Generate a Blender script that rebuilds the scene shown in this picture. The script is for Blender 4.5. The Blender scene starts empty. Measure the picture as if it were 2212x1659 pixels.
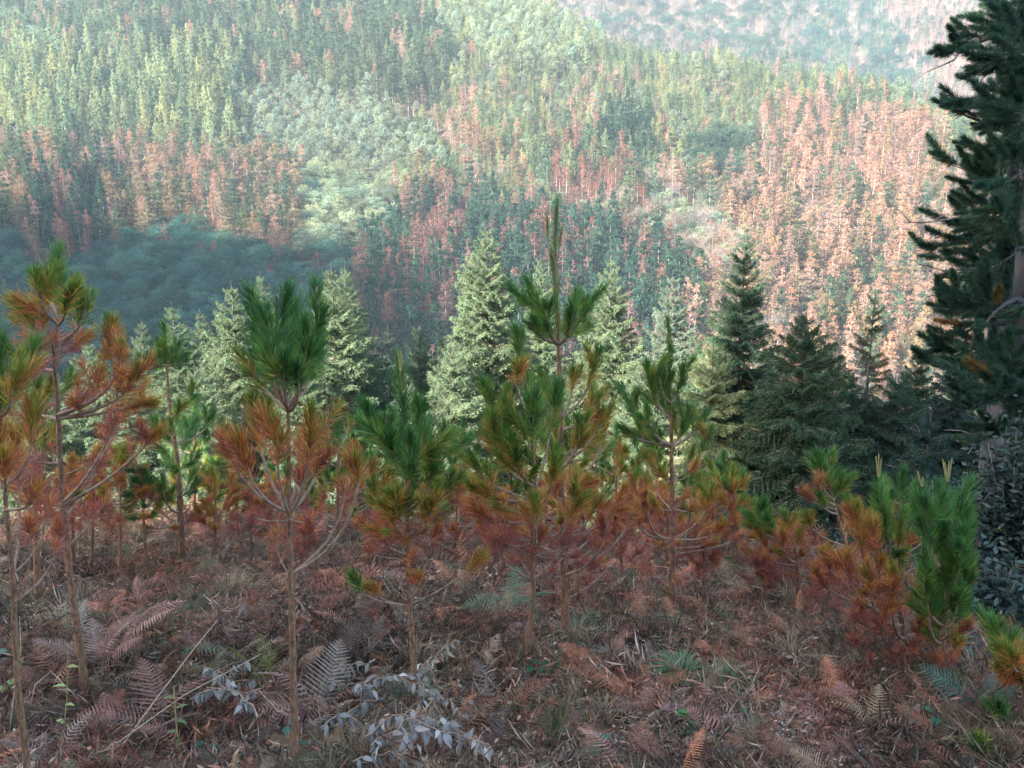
import bpy, math, random
import numpy as np
from mathutils import Vector, Matrix, Quaternion

S = bpy.context.scene
COL = S.collection
R = math.radians

# ------------------------------------------------------------------ camera, light, exposure
PITCH = R(12.0)
FPX = 1703.0                      # focal length for a 2212 x 1659 view of the photo
cd = bpy.data.cameras.new('camera')
cd.sensor_width = 36.0
cd.lens = FPX / 2212.0 * 36.0
cd.clip_start = 0.05
cd.clip_end = 4000
cam = bpy.data.objects.new('camera', cd)
COL.objects.link(cam)
cam.location = (0, 0, 0)
cam.rotation_euler = (R(90) - PITCH, 0, 0)
S.camera = cam

SUN_EL, SUN_AZ = 20.0, 50.0       # low sun behind the camera, to the left
sun_dir = Vector((-math.sin(R(SUN_AZ)) * math.cos(R(SUN_EL)), -math.cos(R(SUN_AZ)) * math.cos(R(SUN_EL)), math.sin(R(SUN_EL))))
w = bpy.data.worlds.new('World')
S.world = w
w.use_nodes = True
wn = w.node_tree
sky = wn.nodes.new('ShaderNodeTexSky')
sky.sky_type = 'NISHITA'
sky.sun_disc = False
sky.sun_elevation = R(SUN_EL)
sky.sun_rotation = R(180 + SUN_AZ)
sky.air_density = 1.0
sky.dust_density = 2.5
sky.ozone_density = 0.6
wn.links.new(sky.outputs[0], wn.nodes['Background'].inputs[0])
wn.nodes['Background'].inputs[1].default_value = 0.11
sl = bpy.data.lights.new('sun', 'SUN')
sl.energy = 4.9
sl.angle = R(0.55)
sl.color = (1.0, 0.90, 0.76)
so = bpy.data.objects.new('sun', sl)
COL.objects.link(so)
so.rotation_euler = sun_dir.to_track_quat('Z', 'Y').to_euler()
S.view_settings.view_transform = 'Standard'
S.view_settings.look = 'None'
S.view_settings.gamma = 1.0
S.view_settings.use_curve_mapping = False
S.view_settings.exposure = 2.92
S.render.engine = 'CYCLES'
S.cycles.max_bounces = 5
S.cycles.diffuse_bounces = 3
S.cycles.glossy_bounces = 1
S.cycles.transmission_bounces = 3
S.cycles.volume_bounces = 0
S.cycles.use_denoising = True

rng = np.random.default_rng(7)
rnd = random.Random(11)

# ------------------------------------------------------------------ projection helpers (pixel of the photo -> place in the world)
cp, sp = math.cos(PITCH), math.sin(PITCH)
def at(u, v, y):
    a = (u - 1106.0) / FPX
    b = (829.5 - v) / FPX
    dy = cp + b * sp
    dz = -sp + b * cp
    return Vector((a * y / dy, y, dz * y / dy))
def proj(p):
    x, y, z = p[..., 0], p[..., 1], p[..., 2]
    f = y * cp - z * sp
    f = np.where(f < 0.01, 0.01, f)
    up = y * sp + z * cp
    return 1106 + FPX * x / f, 829.5 - FPX * up / f, f

# ------------------------------------------------------------------ smooth noise
_T = np.random.default_rng(3).random((64, 64))
def vnoise(x, y, s):
    x = np.asarray(x, float) / s + 100.3; y = np.asarray(y, float) / s + 100.7
    xi = np.floor(x).astype(int); yi = np.floor(y).astype(int)
    fx = x - xi; fy = y - yi
    fx = fx * fx * (3 - 2 * fx); fy = fy * fy * (3 - 2 * fy)
    a = _T[xi % 64, yi % 64]; b = _T[(xi + 1) % 64, yi % 64]
    c = _T[xi % 64, (yi + 1) % 64]; d = _T[(xi + 1) % 64, (yi + 1) % 64]
    return (a * (1 - fx) + b * fx) * (1 - fy) + (c * (1 - fx) + d * fx) * fy * 1.0

# ------------------------------------------------------------------ terrain
NEAR_Y = np.array([85, 110, 140, 200, 260, 340, 430, 520, 700.])
NEAR_Z = np.array([-60, -57, -45, -29, -2, 41, 98, 159, 270.])
FAR_Y = np.array([430, 480, 520, 600, 700, 800, 900, 1100.])
FAR_Z = np.array([-40, -20, 10, 75, 155, 245, 330, 345.])
SKY_U = np.array([700, 1050, 1180, 1300, 1500, 1700, 1900, 2000, 2120, 2300, 2700])
SKY_YC = np.array([560, 470, 420, 392, 372, 362, 350, 325, 300, 275, 240.])
def brow(x):
    return np.clip(7.6 - 0.45 * np.maximum(0, x + 0.4), 5.2, 8) + (vnoise(x, x * 0, 1.4) - .5) * 1.3
def terrain(x, y):
    x = np.asarray(x, float); y = np.asarray(y, float)
    b = brow(x)
    yy = np.maximum(y, -400)
    over = np.maximum(yy - b, 0)
    own = -1.65 - 0.20 * np.minimum(yy, b) - 0.52 * np.sqrt(over ** 2 + 0.3 ** 2) + 0.52 * 0.3
    own = np.where(yy < 0, -1.65 - 0.20 * yy + 0.03 * np.maximum(-yy - 30, 0), own)
    own = own + (vnoise(x, y, 2.3) - 0.5) * 0.16 * np.clip(np.abs(y) / 2, 0, 1) + (vnoise(x, y, 0.7) - 0.5) * 0.05
    own = own + (vnoise(x, y, 31) - 0.5) * 5 * np.clip((np.hypot(x, y) - 14) / 30, 0, 1)
    yp = np.maximum(y, 1)
    uu = 1106 + FPX * (x / np.maximum(yp, 40)) / 1.0
    yc = np.interp(uu, SKY_U, SKY_YC)
    ze = np.interp(np.minimum(y, yc), NEAR_Y, NEAR_Z) - 0.42 * np.maximum(y - yc, 0)
    ze = ze + (vnoise(x, y, 60) - 0.5) * 14 * np.clip((y - 110) / 80, 0, 1) + (vnoise(x + 50, y, 24) - 0.5) * 4 * np.clip((y - 110) / 50, 0, 1)
    fz = np.interp(y, FAR_Y, FAR_Z) + (vnoise(x, y + 300, 110) - 0.5) * 40
    z = np.maximum(np.maximum(own, -60), np.where(y > 85, np.maximum(ze, np.where(y > 430, fz, -60)), -60))
    # the ridge on the left that shades the foot of the far slope
    H = np.interp(x, [-700, -520, -432, -330, -249, -205, -166, -135, -95], [150, 138, 121, 104, 84, 72, 55, 22, -60])
    H = H + (vnoise(x, y, 35) - 0.5) * 16
    rd = H - 0.9 * np.abs(y - 45)
    z = np.where(x < -90, np.maximum(z, rd), z)
    return z
def tz(x, y): return float(terrain(np.array([x]), np.array([y]))[0])
def ground_at(u, v):
    for i in range(4000):
        y = 1.2 + i * 0.01
        p = at(u, v, y)
        if p.z <= tz(p.x, p.y): return p
    return at(u, v, 8)

# ------------------------------------------------------------------ mesh and object helpers
def mk(name, V, T, mats, attrs=None, midx=None, smooth=False):
    V = np.asarray(V, np.float32).reshape(-1, 3); T = np.asarray(T, np.int32).reshape(-1, 3)
    me = bpy.data.meshes.new(name)
    me.vertices.add(len(V)); me.vertices.foreach_set('co', V.ravel())
    me.loops.add(T.size); me.loops.foreach_set('vertex_index', T.ravel())
    me.polygons.add(len(T)); me.polygons.foreach_set('loop_start', np.arange(0, T.size, 3, dtype=np.int32))
    me.polygons.foreach_set('loop_total', np.full(len(T), 3, np.int32))
    for m in mats: me.materials.append(m)
    if midx is not None: me.polygons.foreach_set('material_index', np.asarray(midx, np.int32))
    if smooth: me.polygons.foreach_set('use_smooth', np.ones(len(T), bool))
    if attrs:
        for k, a in attrs.items():
            at_ = me.attributes.new(k, 'FLOAT', 'POINT'); at_.data.foreach_set('value', np.asarray(a, np.float32))
    me.update(calc_edges=True)
    return me
def link(name, data, parent=None, loc=(0, 0, 0), rot=None, scale=None, props=None):
    o = bpy.data.objects.new(name, data)
    COL.objects.link(o)
    if parent is not None: o.parent = parent
    if rot is not None:
        o.rotation_mode = 'QUATERNION'; o.rotation_quaternion = rot
    o.location = loc
    if scale is not None: o.scale = (scale, scale, scale) if isinstance(scale, (int, float)) else scale
    if props:
        for k, v in props.items(): o[k] = v
    return o
def thing(name, label, cat, loc=(0, 0, 0), group=None, data=None, rot=None, scale=None):
    o = link(name, data, None, loc, rot, scale)
    o['label'] = label; o['category'] = cat
    if group: o['group'] = group
    return o
def tube(pts, r0, r1, n=6, rough=0.0, rs=None):
    P = np.array([tuple(p) for p in pts], float); m = len(P)
    T = np.gradient(P, axis=0); T /= np.maximum(np.linalg.norm(T, axis=1, keepdims=True), 1e-9)
    ref = np.array([0.0, 1.0, 0.0]) if abs(T[:, 1]).mean() < 0.8 else np.array([1.0, 0, 0])
    A = np.cross(T, ref); A /= np.maximum(np.linalg.norm(A, axis=1, keepdims=True), 1e-9)
    B = np.cross(T, A)
    rad = np.linspace(r0, r1, m) if rs is None else np.asarray(rs, float)
    if rough: rad = rad * (1 + (rng.random(m) - 0.5) * rough)
    ang = np.linspace(0, 2 * math.pi, n, endpoint=False)
    V = (P[:, None, :] + rad[:, None, None] * (np.cos(ang)[None, :, None] * A[:, None, :] + np.sin(ang)[None, :, None] * B[:, None, :])).reshape(-1, 3)
    F = []
    for i in range(m - 1):
        for j in range(n):
            a, b = i * n + j, i * n + (j + 1) % n
            F += [(a, b, b + n), (a, b + n, a + n)]
    return V, np.array(F, np.int32)
class MB:
    def __init__(s): s.V = []; s.T = []; s.n = 0; s.mi = []; s.A = {}
    def add(s, V, T, mi=0, **at_):
        V = np.asarray(V, float); T = np.asarray(T, int)
        s.V.append(V); s.T.append(T + s.n); s.n += len(V); s.mi.append(np.full(len(T), mi))
        for k in set(list(s.A) + list(at_)):
            if k not in s.A: s.A[k] = [np.zeros(s.n - len(V))]
            a = at_.get(k, 0.0)
            s.A[k].append(np.full(len(V), a) if np.isscalar(a) else np.asarray(a, float))
    def mesh(s, name, mats, smooth=False):
        return mk(name, np.vstack(s.V), np.vstack(s.T), mats, {k: np.concatenate(v) for k, v in s.A.items()}, np.concatenate(s.mi), smooth)

# ------------------------------------------------------------------ materials
def newmat(name):
    m = bpy.data.materials.new(name); m.use_nodes = True
    nt = m.node_tree; nt.nodes.clear()
    return m, nt, nt.nodes.new('ShaderNodeOutputMaterial')
def nmath(nt, op, a, b=None, c=None, clamp=False):
    n = nt.nodes.new('ShaderNodeMath'); n.operation = op; n.use_clamp = clamp
    for i, x in enumerate((a, b, c)):
        if x is None: continue
        if isinstance(x, (int, float)): n.inputs[i].default_value = x
        else: nt.links.new(x, n.inputs[i])
    return n.outputs[0]
def nattr(nt, name, typ='GEOMETRY'):
    n = nt.nodes.new('ShaderNodeAttribute'); n.attribute_type = typ; n.attribute_name = name
    return n
def nramp(nt, fac, stops):
    n = nt.nodes.new('ShaderNodeValToRGB'); e = n.color_ramp.elements
    e[0].position, e[0].color = stops[0][0], (*stops[0][1], 1)
    e[1].position, e[1].color = stops[-1][0], (*stops[-1][1], 1)
    for p, c in stops[1:-1]:
        x = e.new(p); x.color = (*c, 1)
    nt.links.new(fac, n.inputs[0]); return n.outputs[0]
def leafy(nt, out, col, trans=0.3, gloss=0.0, rough=0.5):
    d = nt.nodes.new('ShaderNodeBsdfDiffuse'); t = nt.nodes.new('ShaderNodeBsdfTranslucent'); mx = nt.nodes.new('ShaderNodeMixShader')
    nt.links.new(col, d.inputs[0]); nt.links.new(col, t.inputs[0]); mx.inputs[0].default_value = trans
    nt.links.new(d.outputs[0], mx.inputs[1]); nt.links.new(t.outputs[0], mx.inputs[2])
    o = mx.outputs[0]
    if gloss:
        g = nt.nodes.new('ShaderNodeBsdfGlossy'); g.inputs['Roughness'].default_value = rough
        m2 = nt.nodes.new('ShaderNodeMixShader'); m2.inputs[0].default_value = gloss
        nt.links.new(o, m2.inputs[1]); nt.links.new(g.outputs[0], m2.inputs[2]); o = m2.outputs[0]
    nt.links.new(o, out.inputs[0])
def ntex(nt, scale, detail=3, coord='Object'):
    tc = nt.nodes.new('ShaderNodeTexCoord'); n = nt.nodes.new('ShaderNodeTexNoise')
    n.inputs['Scale'].default_value = scale; n.inputs['Detail'].default_value = detail
    nt.links.new(tc.outputs[coord], n.inputs['Vector']); return n.outputs[0]

# needles of the young pines: from deep green over yellow green and orange to rust; 'lv' is how far the shoot has died back
NEEDLE_STOPS = [(0.0, (.075, .195, .06)), (.2, (.12, .26, .055)), (.36, (.19, .31, .05)), (.48, (.38, .34, .06)), (.6, (.64, .32, .075)),
                (.74, (.64, .23, .095)), (.87, (.45, .135, .10)), (1.0, (.34, .12, .105))]
m_needle, nt, out = newmat('pine_needles')
lv = nattr(nt, 'lv', 'INSTANCER').outputs['Fac']
age = nattr(nt, 'age').outputs['Fac']; rn = nattr(nt, 'rn').outputs['Fac']; al = nattr(nt, 'along').outputs['Fac']
f = nmath(nt, 'ADD', lv, nmath(nt, 'MULTIPLY', nmath(nt, 'SUBTRACT', age, 0.4), 0.28))
f = nmath(nt, 'ADD', f, nmath(nt, 'MULTIPLY', nmath(nt, 'SUBTRACT', rn, 0.5), 0.36))
f = nmath(nt, 'ADD', f, nmath(nt, 'MULTIPLY', nmath(nt, 'SUBTRACT', al, 0.5), 0.10), clamp=True)
vv = nmath(nt, 'ADD', 0.5, nmath(nt, 'MULTIPLY', nattr(nt, 'rv').outputs['Fac'], 1.1))
vm = nt.nodes.new('ShaderNodeVectorMath'); vm.operation = 'SCALE'
nt.links.new(nramp(nt, f, NEEDLE_STOPS), vm.inputs[0]); nt.links.new(vv, vm.inputs['Scale'])
leafy(nt, out, vm.outputs[0], 0.4, 0.04, 0.45)

def dark_needles():
    m, nt, out = newmat('old_pine_needles')
    lv = nattr(nt, 'lv', 'INSTANCER').outputs['Fac']; rn = nattr(nt, 'rn').outputs['Fac']
    f = nmath(nt, 'ADD', lv, nmath(nt, 'MULTIPLY', nmath(nt, 'SUBTRACT', rn, 0.5), 0.2), clamp=True)
    leafy(nt, out, nramp(nt, f, [(0, (.036, .092, .075)), (.2, (.06, .135, .07)), (.5, (.10, .12, .04)), (.7, (.30, .16, .05)), (1, (.2, .08, .05))]), .3, .04, .45)
    return m
m_oldneedle = dark_needles()
def bark_mat(name, c1, c2, scale=14, bump=0.4):
    m, nt, out = newmat(name)
    tc = nt.nodes.new('ShaderNodeTexCoord'); mp = nt.nodes.new('ShaderNodeMapping'); mp.inputs['Scale'].default_value = (1, 1, .35)
    nt.links.new(tc.outputs['Object'], mp.inputs[0])
    n = nt.nodes.new('ShaderNodeTexNoise'); n.inputs['Scale'].default_value = scale; n.inputs['Detail'].default_value = 5; n.inputs['Roughness'].default_value = .7
    nt.links.new(mp.outputs[0], n.inputs['Vector'])
    c = nramp(nt, n.outputs[0], [(.33, c1), (.62, c2)])
    b = nt.nodes.new('ShaderNodeBump'); b.inputs['Strength'].default_value = bump; b.inputs['Distance'].default_value = .01
    nt.links.new(n.outputs[0], b.inputs['Height'])
    p = nt.nodes.new('ShaderNodeBsdfPrincipled'); p.inputs['Roughness'].default_value = .85
    nt.links.new(c, p.inputs['Base Color']); nt.links.new(b.outputs[0], p.inputs['Normal']); nt.links.new(p.outputs[0], out.inputs[0])
    return m
m_bark = bark_mat('sapling_bark', (.11, .055, .032), (.40, .225, .14), 85, 1.0)
m_branch = bark_mat('branch_bark', (.20, .12, .08), (.44, .31, .235), 50)
m_oldbark = bark_mat('old_pine_bark', (.035, .034, .036), (.13, .118, .122), 9, 1.0)
m_graybark = bark_mat('grey_bark', (.20, .17, .15), (.45, .41, .37), 6)
m_shoot = bark_mat('new_shoot', (.26, .22, .08), (.42, .38, .16), 40)

def tint_mat(name, trans=.3, gloss=0.0, var=.5):
    m, nt, out = newmat(name)
    t = nattr(nt, 'tint', 'INSTANCER').outputs['Color']; rn = nattr(nt, 'rn').outputs['Fac']
    k = nmath(nt, 'ADD', nmath(nt, 'MULTIPLY', rn, var), 1 - var / 2)
    mx = nt.nodes.new('ShaderNodeVectorMath'); mx.operation = 'SCALE'
    nt.links.new(t, mx.inputs[0]); nt.links.new(k, mx.inputs['Scale'])
    leafy(nt, out, mx.outputs[0], trans, gloss)
    return m
m_leaf = tint_mat('tree_foliage', .3, 0, .6)
m_far = tint_mat('far_foliage', .5, 0, .35)
m_frond = tint_mat('fern_frond', .3, .02, .5)
m_plain = tint_mat('dry_plant_matter', .15, .03, .5)
m_glossleaf = tint_mat('glossy_leaf', .15, .05, .9)

m_ground, nt, out = newmat('forest_floor')
n1 = ntex(nt, 3.1, 6); n2 = ntex(nt, 38, 5)
c = nramp(nt, nmath(nt, 'ADD', nmath(nt, 'MULTIPLY', n1, .5), nmath(nt, 'MULTIPLY', n2, .5)), [(.35, (.045, .035, .03)), (.5, (.10, .07, .055)), (.65, (.19, .13, .10))])
b = nt.nodes.new('ShaderNodeBump'); b.inputs['Strength'].default_value = .7; b.inputs['Distance'].default_value = .03; nt.links.new(n2, b.inputs['Height'])
p = nt.nodes.new('ShaderNodeBsdfPrincipled'); p.inputs['Roughness'].default_value = .95
nt.links.new(c, p.inputs['Base Color']); nt.links.new(b.outputs[0], p.inputs['Normal']); nt.links.new(p.outputs[0], out.inputs[0])

# ------------------------------------------------------------------ the ground: one sheet, fine near the camera, coarse far off
def build_ground():
    na = 300
    rr = np.concatenate([[0], np.geomspace(.4, 12, 110), np.geomspace(12.6, 1150, 130)])
    aa = np.linspace(0, 2 * math.pi, na, endpoint=False)
    rg, ag = np.meshgrid(rr, aa, indexing='ij')
    x = rg * np.sin(ag); y = rg * np.cos(ag)
    z = terrain(x, y)
    V = np.stack([x, y, z], -1).reshape(-1, 3)
    i, j = np.meshgrid(np.arange(len(rr) - 1), np.arange(na), indexing='ij')
    a = i * na + j; b = i * na + (j + 1) % na; c = a + na; d = b + na
    T = np.concatenate([np.stack([a, c, d], -1).reshape(-1, 3), np.stack([a, d, b], -1).reshape(-1, 3)])
    o = link('ground', mk('ground', V, T, [m_ground], smooth=True))
    o['kind'] = 'structure'
    o['label'] = 'ground of the clearing, the valley and the wooded mountainsides'
build_ground()

# ------------------------------------------------------------------ instances on points (for what nobody could count)
def scatter(name, label, pts, quats, scales, tints, variants, sources, extra=None):
    pts = np.asarray(pts, np.float32)
    me = bpy.data.meshes.new(name); me.vertices.add(len(pts)); me.vertices.foreach_set('co', pts.ravel())
    def put(nm, typ, key, arr):
        a = me.attributes.new(nm, typ, 'POINT'); a.data.foreach_set(key, np.asarray(arr, np.float32 if typ != 'INT' else np.int32).ravel())
    put('q', 'QUATERNION', 'value', quats); put('s', 'FLOAT_VECTOR', 'vector', scales); put('tint', 'FLOAT_VECTOR', 'vector', tints)
    put('k', 'INT', 'value', variants)
    if extra is not None: put('lv', 'FLOAT', 'value', extra)
    o = link(name, me); o['kind'] = 'stuff'; o['label'] = label
    ng = bpy.data.node_groups.new(name, 'GeometryNodeTree')
    ng.interface.new_socket('Geometry', in_out='INPUT', socket_type='NodeSocketGeometry')
    ng.interface.new_socket('Geometry', in_out='OUTPUT', socket_type='NodeSocketGeometry')
    N = ng.nodes.new; L = ng.links.new
    gi, go, jn = N('NodeGroupInput'), N('NodeGroupOutput'), N('GeometryNodeJoinGeometry')
    def attr(nm, t):
        n = N('GeometryNodeInputNamedAttribute'); n.data_type = t; n.inputs['Name'].default_value = nm; return n.outputs[0]
    q, s, k = attr('q', 'QUATERNION'), attr('s', 'FLOAT_VECTOR'), attr('k', 'INT')
    for i, src in enumerate(sources):
        oi = N('GeometryNodeObjectInfo'); oi.inputs['Object'].default_value = src; oi.inputs['As Instance'].default_value = True
        cmp = N('FunctionNodeCompare'); cmp.data_type = 'INT'; cmp.operation = 'EQUAL'
        L(k, cmp.inputs[2]); cmp.inputs[3].default_value = i
        ip = N('GeometryNodeInstanceOnPoints')
        L(gi.outputs[0], ip.inputs['Points']); L(cmp.outputs[0], ip.inputs['Selection']); L(oi.outputs['Geometry'], ip.inputs['Instance'])
        L(q, ip.inputs['Rotation']); L(s, ip.inputs['Scale']); L(ip.outputs[0], jn.inputs[0])
    L(jn.outputs[0], go.inputs[0])
    md = o.modifiers.new('instances', 'NODES'); md.node_group = ng
    return o
def zquats(ang):
    ang = np.asarray(ang); return np.stack([np.cos(ang / 2), 0 * ang, 0 * ang, np.sin(ang / 2)], -1)
def unlinked(name, me): return bpy.data.objects.new(name, me)

# ------------------------------------------------------------------ forest trees of the far slopes (a few of each kind, then copied)
def rand_tris(P, size, flat=0.0, up=None):
    """small leaf-clump triangles round the points P"""
    n = len(P)
    a = rng.normal(size=(n, 3)); b = rng.normal(size=(n, 3))
    if flat: a[:, 2] *= (1 - flat); b[:, 2] *= (1 - flat)
    a /= np.linalg.norm(a, axis=1, keepdims=True) + 1e-9; b /= np.linalg.norm(b, axis=1, keepdims=True) + 1e-9
    s = (size * (0.6 + 0.8 * rng.random(n)))[:, None] if not np.isscalar(size) else size * (0.6 + 0.8 * rng.random(n))[:, None]
    V = np.stack([P - a * s * .5, P + a * s * .5, P + b * s * .75], 1).reshape(-1, 3)
    T = np.arange(3 * n).reshape(-1, 3)
    return V, T, np.repeat(rng.random(n), 3)
def far_crown(kind, seed):
    """crown and trunk of a tree 1 m high, scaled later"""
    global rng
    keep = rng; rng = np.random.default_rng(seed)
    C = MB(); Tk = MB()
    P = []
    lean = (rng.random(2) - .5) * .03
    if kind in ('fir', 'pine', 'dead'):
        base = {'fir': .10, 'pine': .30, 'dead': .28}[kind]
        nt_ = {'fir': 16, 'pine': 10, 'dead': 11}[kind]
        wid = {'fir': .225, 'pine': .185, 'dead': .175}[kind]
        for i in range(nt_):
            f = (i + rng.random() * .9) / nt_
            z = base + (1 - base) * f * .97
            if kind == 'fir': rr = wid * (1 - f) ** .85 + .012
            else: rr = wid * (1 - f ** 1.8) * (.65 + .35 * min(1, f * 4)) + .02
            nb = rng.integers(5, 8)
            a0 = rng.random() * 6.28
            for k in range(nb):
                if kind == 'dead' and rng.random() < .12: continue
                an = a0 + k * 6.283 / nb + (rng.random() - .5) * .6
                L = rr * (.5 + .75 * rng.random())
                drop = {'fir': -.30, 'pine': .10, 'dead': -.05}[kind]
                m = {'fir': 17, 'pine': 21, 'dead': 16}[kind]
                t = rng.random(m) ** .7
                side = (rng.random(m) - .5) * L * (.75 if kind == 'fir' else .85) * (.35 + t * .6)
                x = math.cos(an) * L * t - math.sin(an) * side + lean[0] * z
                y = math.sin(an) * L * t + math.cos(an) * side + lean[1] * z
                zz = z + drop * L * t + (rng.random(m) - .5) * (.035 if kind == 'fir' else .055) + (rng.random() - .5) * .05
                P.append(np.stack([x, y, zz], -1))
                if kind == 'dead':
                    V, T = tube([(lean[0] * z, lean[1] * z, z), (math.cos(an) * L * .95 + lean[0] * z, math.sin(an) * L * .95 + lean[1] * z, z + drop * L)], .0016, .0006, 3)
                    Tk.add(V, T)
        P = np.vstack(P)
        V, T, r_ = rand_tris(P, {'fir': .029, 'pine': .031, 'dead': .025}[kind], .2)
        C.add(V, T, rn=r_)
    elif kind == 'broad':
        for i in range(70):
            d = rng.normal(size=3); d /= np.linalg.norm(d); d[2] = abs(d[2]) * 1.0 - .15
            r_ = .55 + .45 * rng.random()
            c_ = np.array([d[0] * .36 * r_, d[1] * .36 * r_, .52 + d[2] * .42 * r_])
            m = 32
            q = rng.normal(size=(m, 3)); q /= np.linalg.norm(q, axis=1, keepdims=True)
            q[:, 2] = q[:, 2] * .65; s_ = .055 + .06 * rng.random()
            P.append(c_ + q * s_)
        P = np.vstack(P)
        V, T, r_ = rand_tris(P, .034, .35); C.add(V, T, rn=r_)
    elif kind == 'column':
        for i in range(34):
            f = rng.random(); an = rng.random() * 6.28
            rr = .15 * math.sin(math.pi * min(1, f * .9 + .12)) ** .8
            c_ = np.array([math.cos(an) * rr, math.sin(an) * rr, .2 + f * .78])
            m = 40; q = rng.normal(size=(m, 3)); q /= np.linalg.norm(q, axis=1, keepdims=True); q[:, 2] *= 1.25
            P.append(c_ + q * (.035 + .03 * rng.random()))
        P = np.vstack(P)
        V, T, r_ = rand_tris(P, .03, 0); C.add(V, T, rn=r_)
    else:  # bare: a fan of leafless branches with a haze of twigs
        for i in range(60):
            an = rng.random() * 6.28; f = .25 + .5 * rng.random(); L = .25 + .2 * rng.random()
            e = np.array([math.cos(an) * L * .75, math.sin(an) * L * .75, f + L * (.6 + .5 * rng.random())])
            s_ = np.array([0, 0, f])
            V, T = tube([s_, (s_ + e) / 2 + [0, 0, -.03], e], .004, .001, 3); C.add(V, T, rn=rng.random())
            for q in range(9):
                t = .4 + .6 * rng.random(); b0 = s_ + (e - s_) * t
                e2 = b0 + rng.normal(size=3) * .06 + [0, 0, .05]
                V, T = tube([b0, e2], .0014, .0006, 3); C.add(V, T, rn=rng.random())
    tt_ = .55 if kind in ('broad', 'column') else .93
    V, T = tube([(0, 0, -.06), (lean[0] * .5, lean[1] * .5, tt_ * .5), (lean[0] * tt_, lean[1] * tt_, tt_)], .010, .0015, 5)
    Tk.add(V, T)
    rng = keep
    Tc = m_far if kind != 'bare' else m_plain
    crown = C.mesh(kind + '_crown', [Tc])
    trunk = Tk.mesh(kind + '_trunk', [m_graybark])
    J = MB(); J.V, J.T, J.n, J.mi, J.A = list(C.V), list(C.T), C.n, list(C.mi), {k: list(v) for k, v in C.A.items()}
    for V, T in zip(Tk.V, Tk.T): pass
    J.add(np.vstack(Tk.V), np.vstack(Tk.T), 1, rn=.5)
    both = J.mesh(kind + '_tree', [Tc, m_graybark])
    return crown, trunk, both
KINDS = ['fir', 'pine', 'dead', 'broad', 'column', 'bare']
FAR = {k: [far_crown(k, 100 * i + j) for j in range(4 if k != 'bare' else 2)] for i, k in enumerate(KINDS)}
SRC = {k: [unlinked(k + '_source', t[2]) for t in v] for k, v in FAR.items()}

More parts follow.
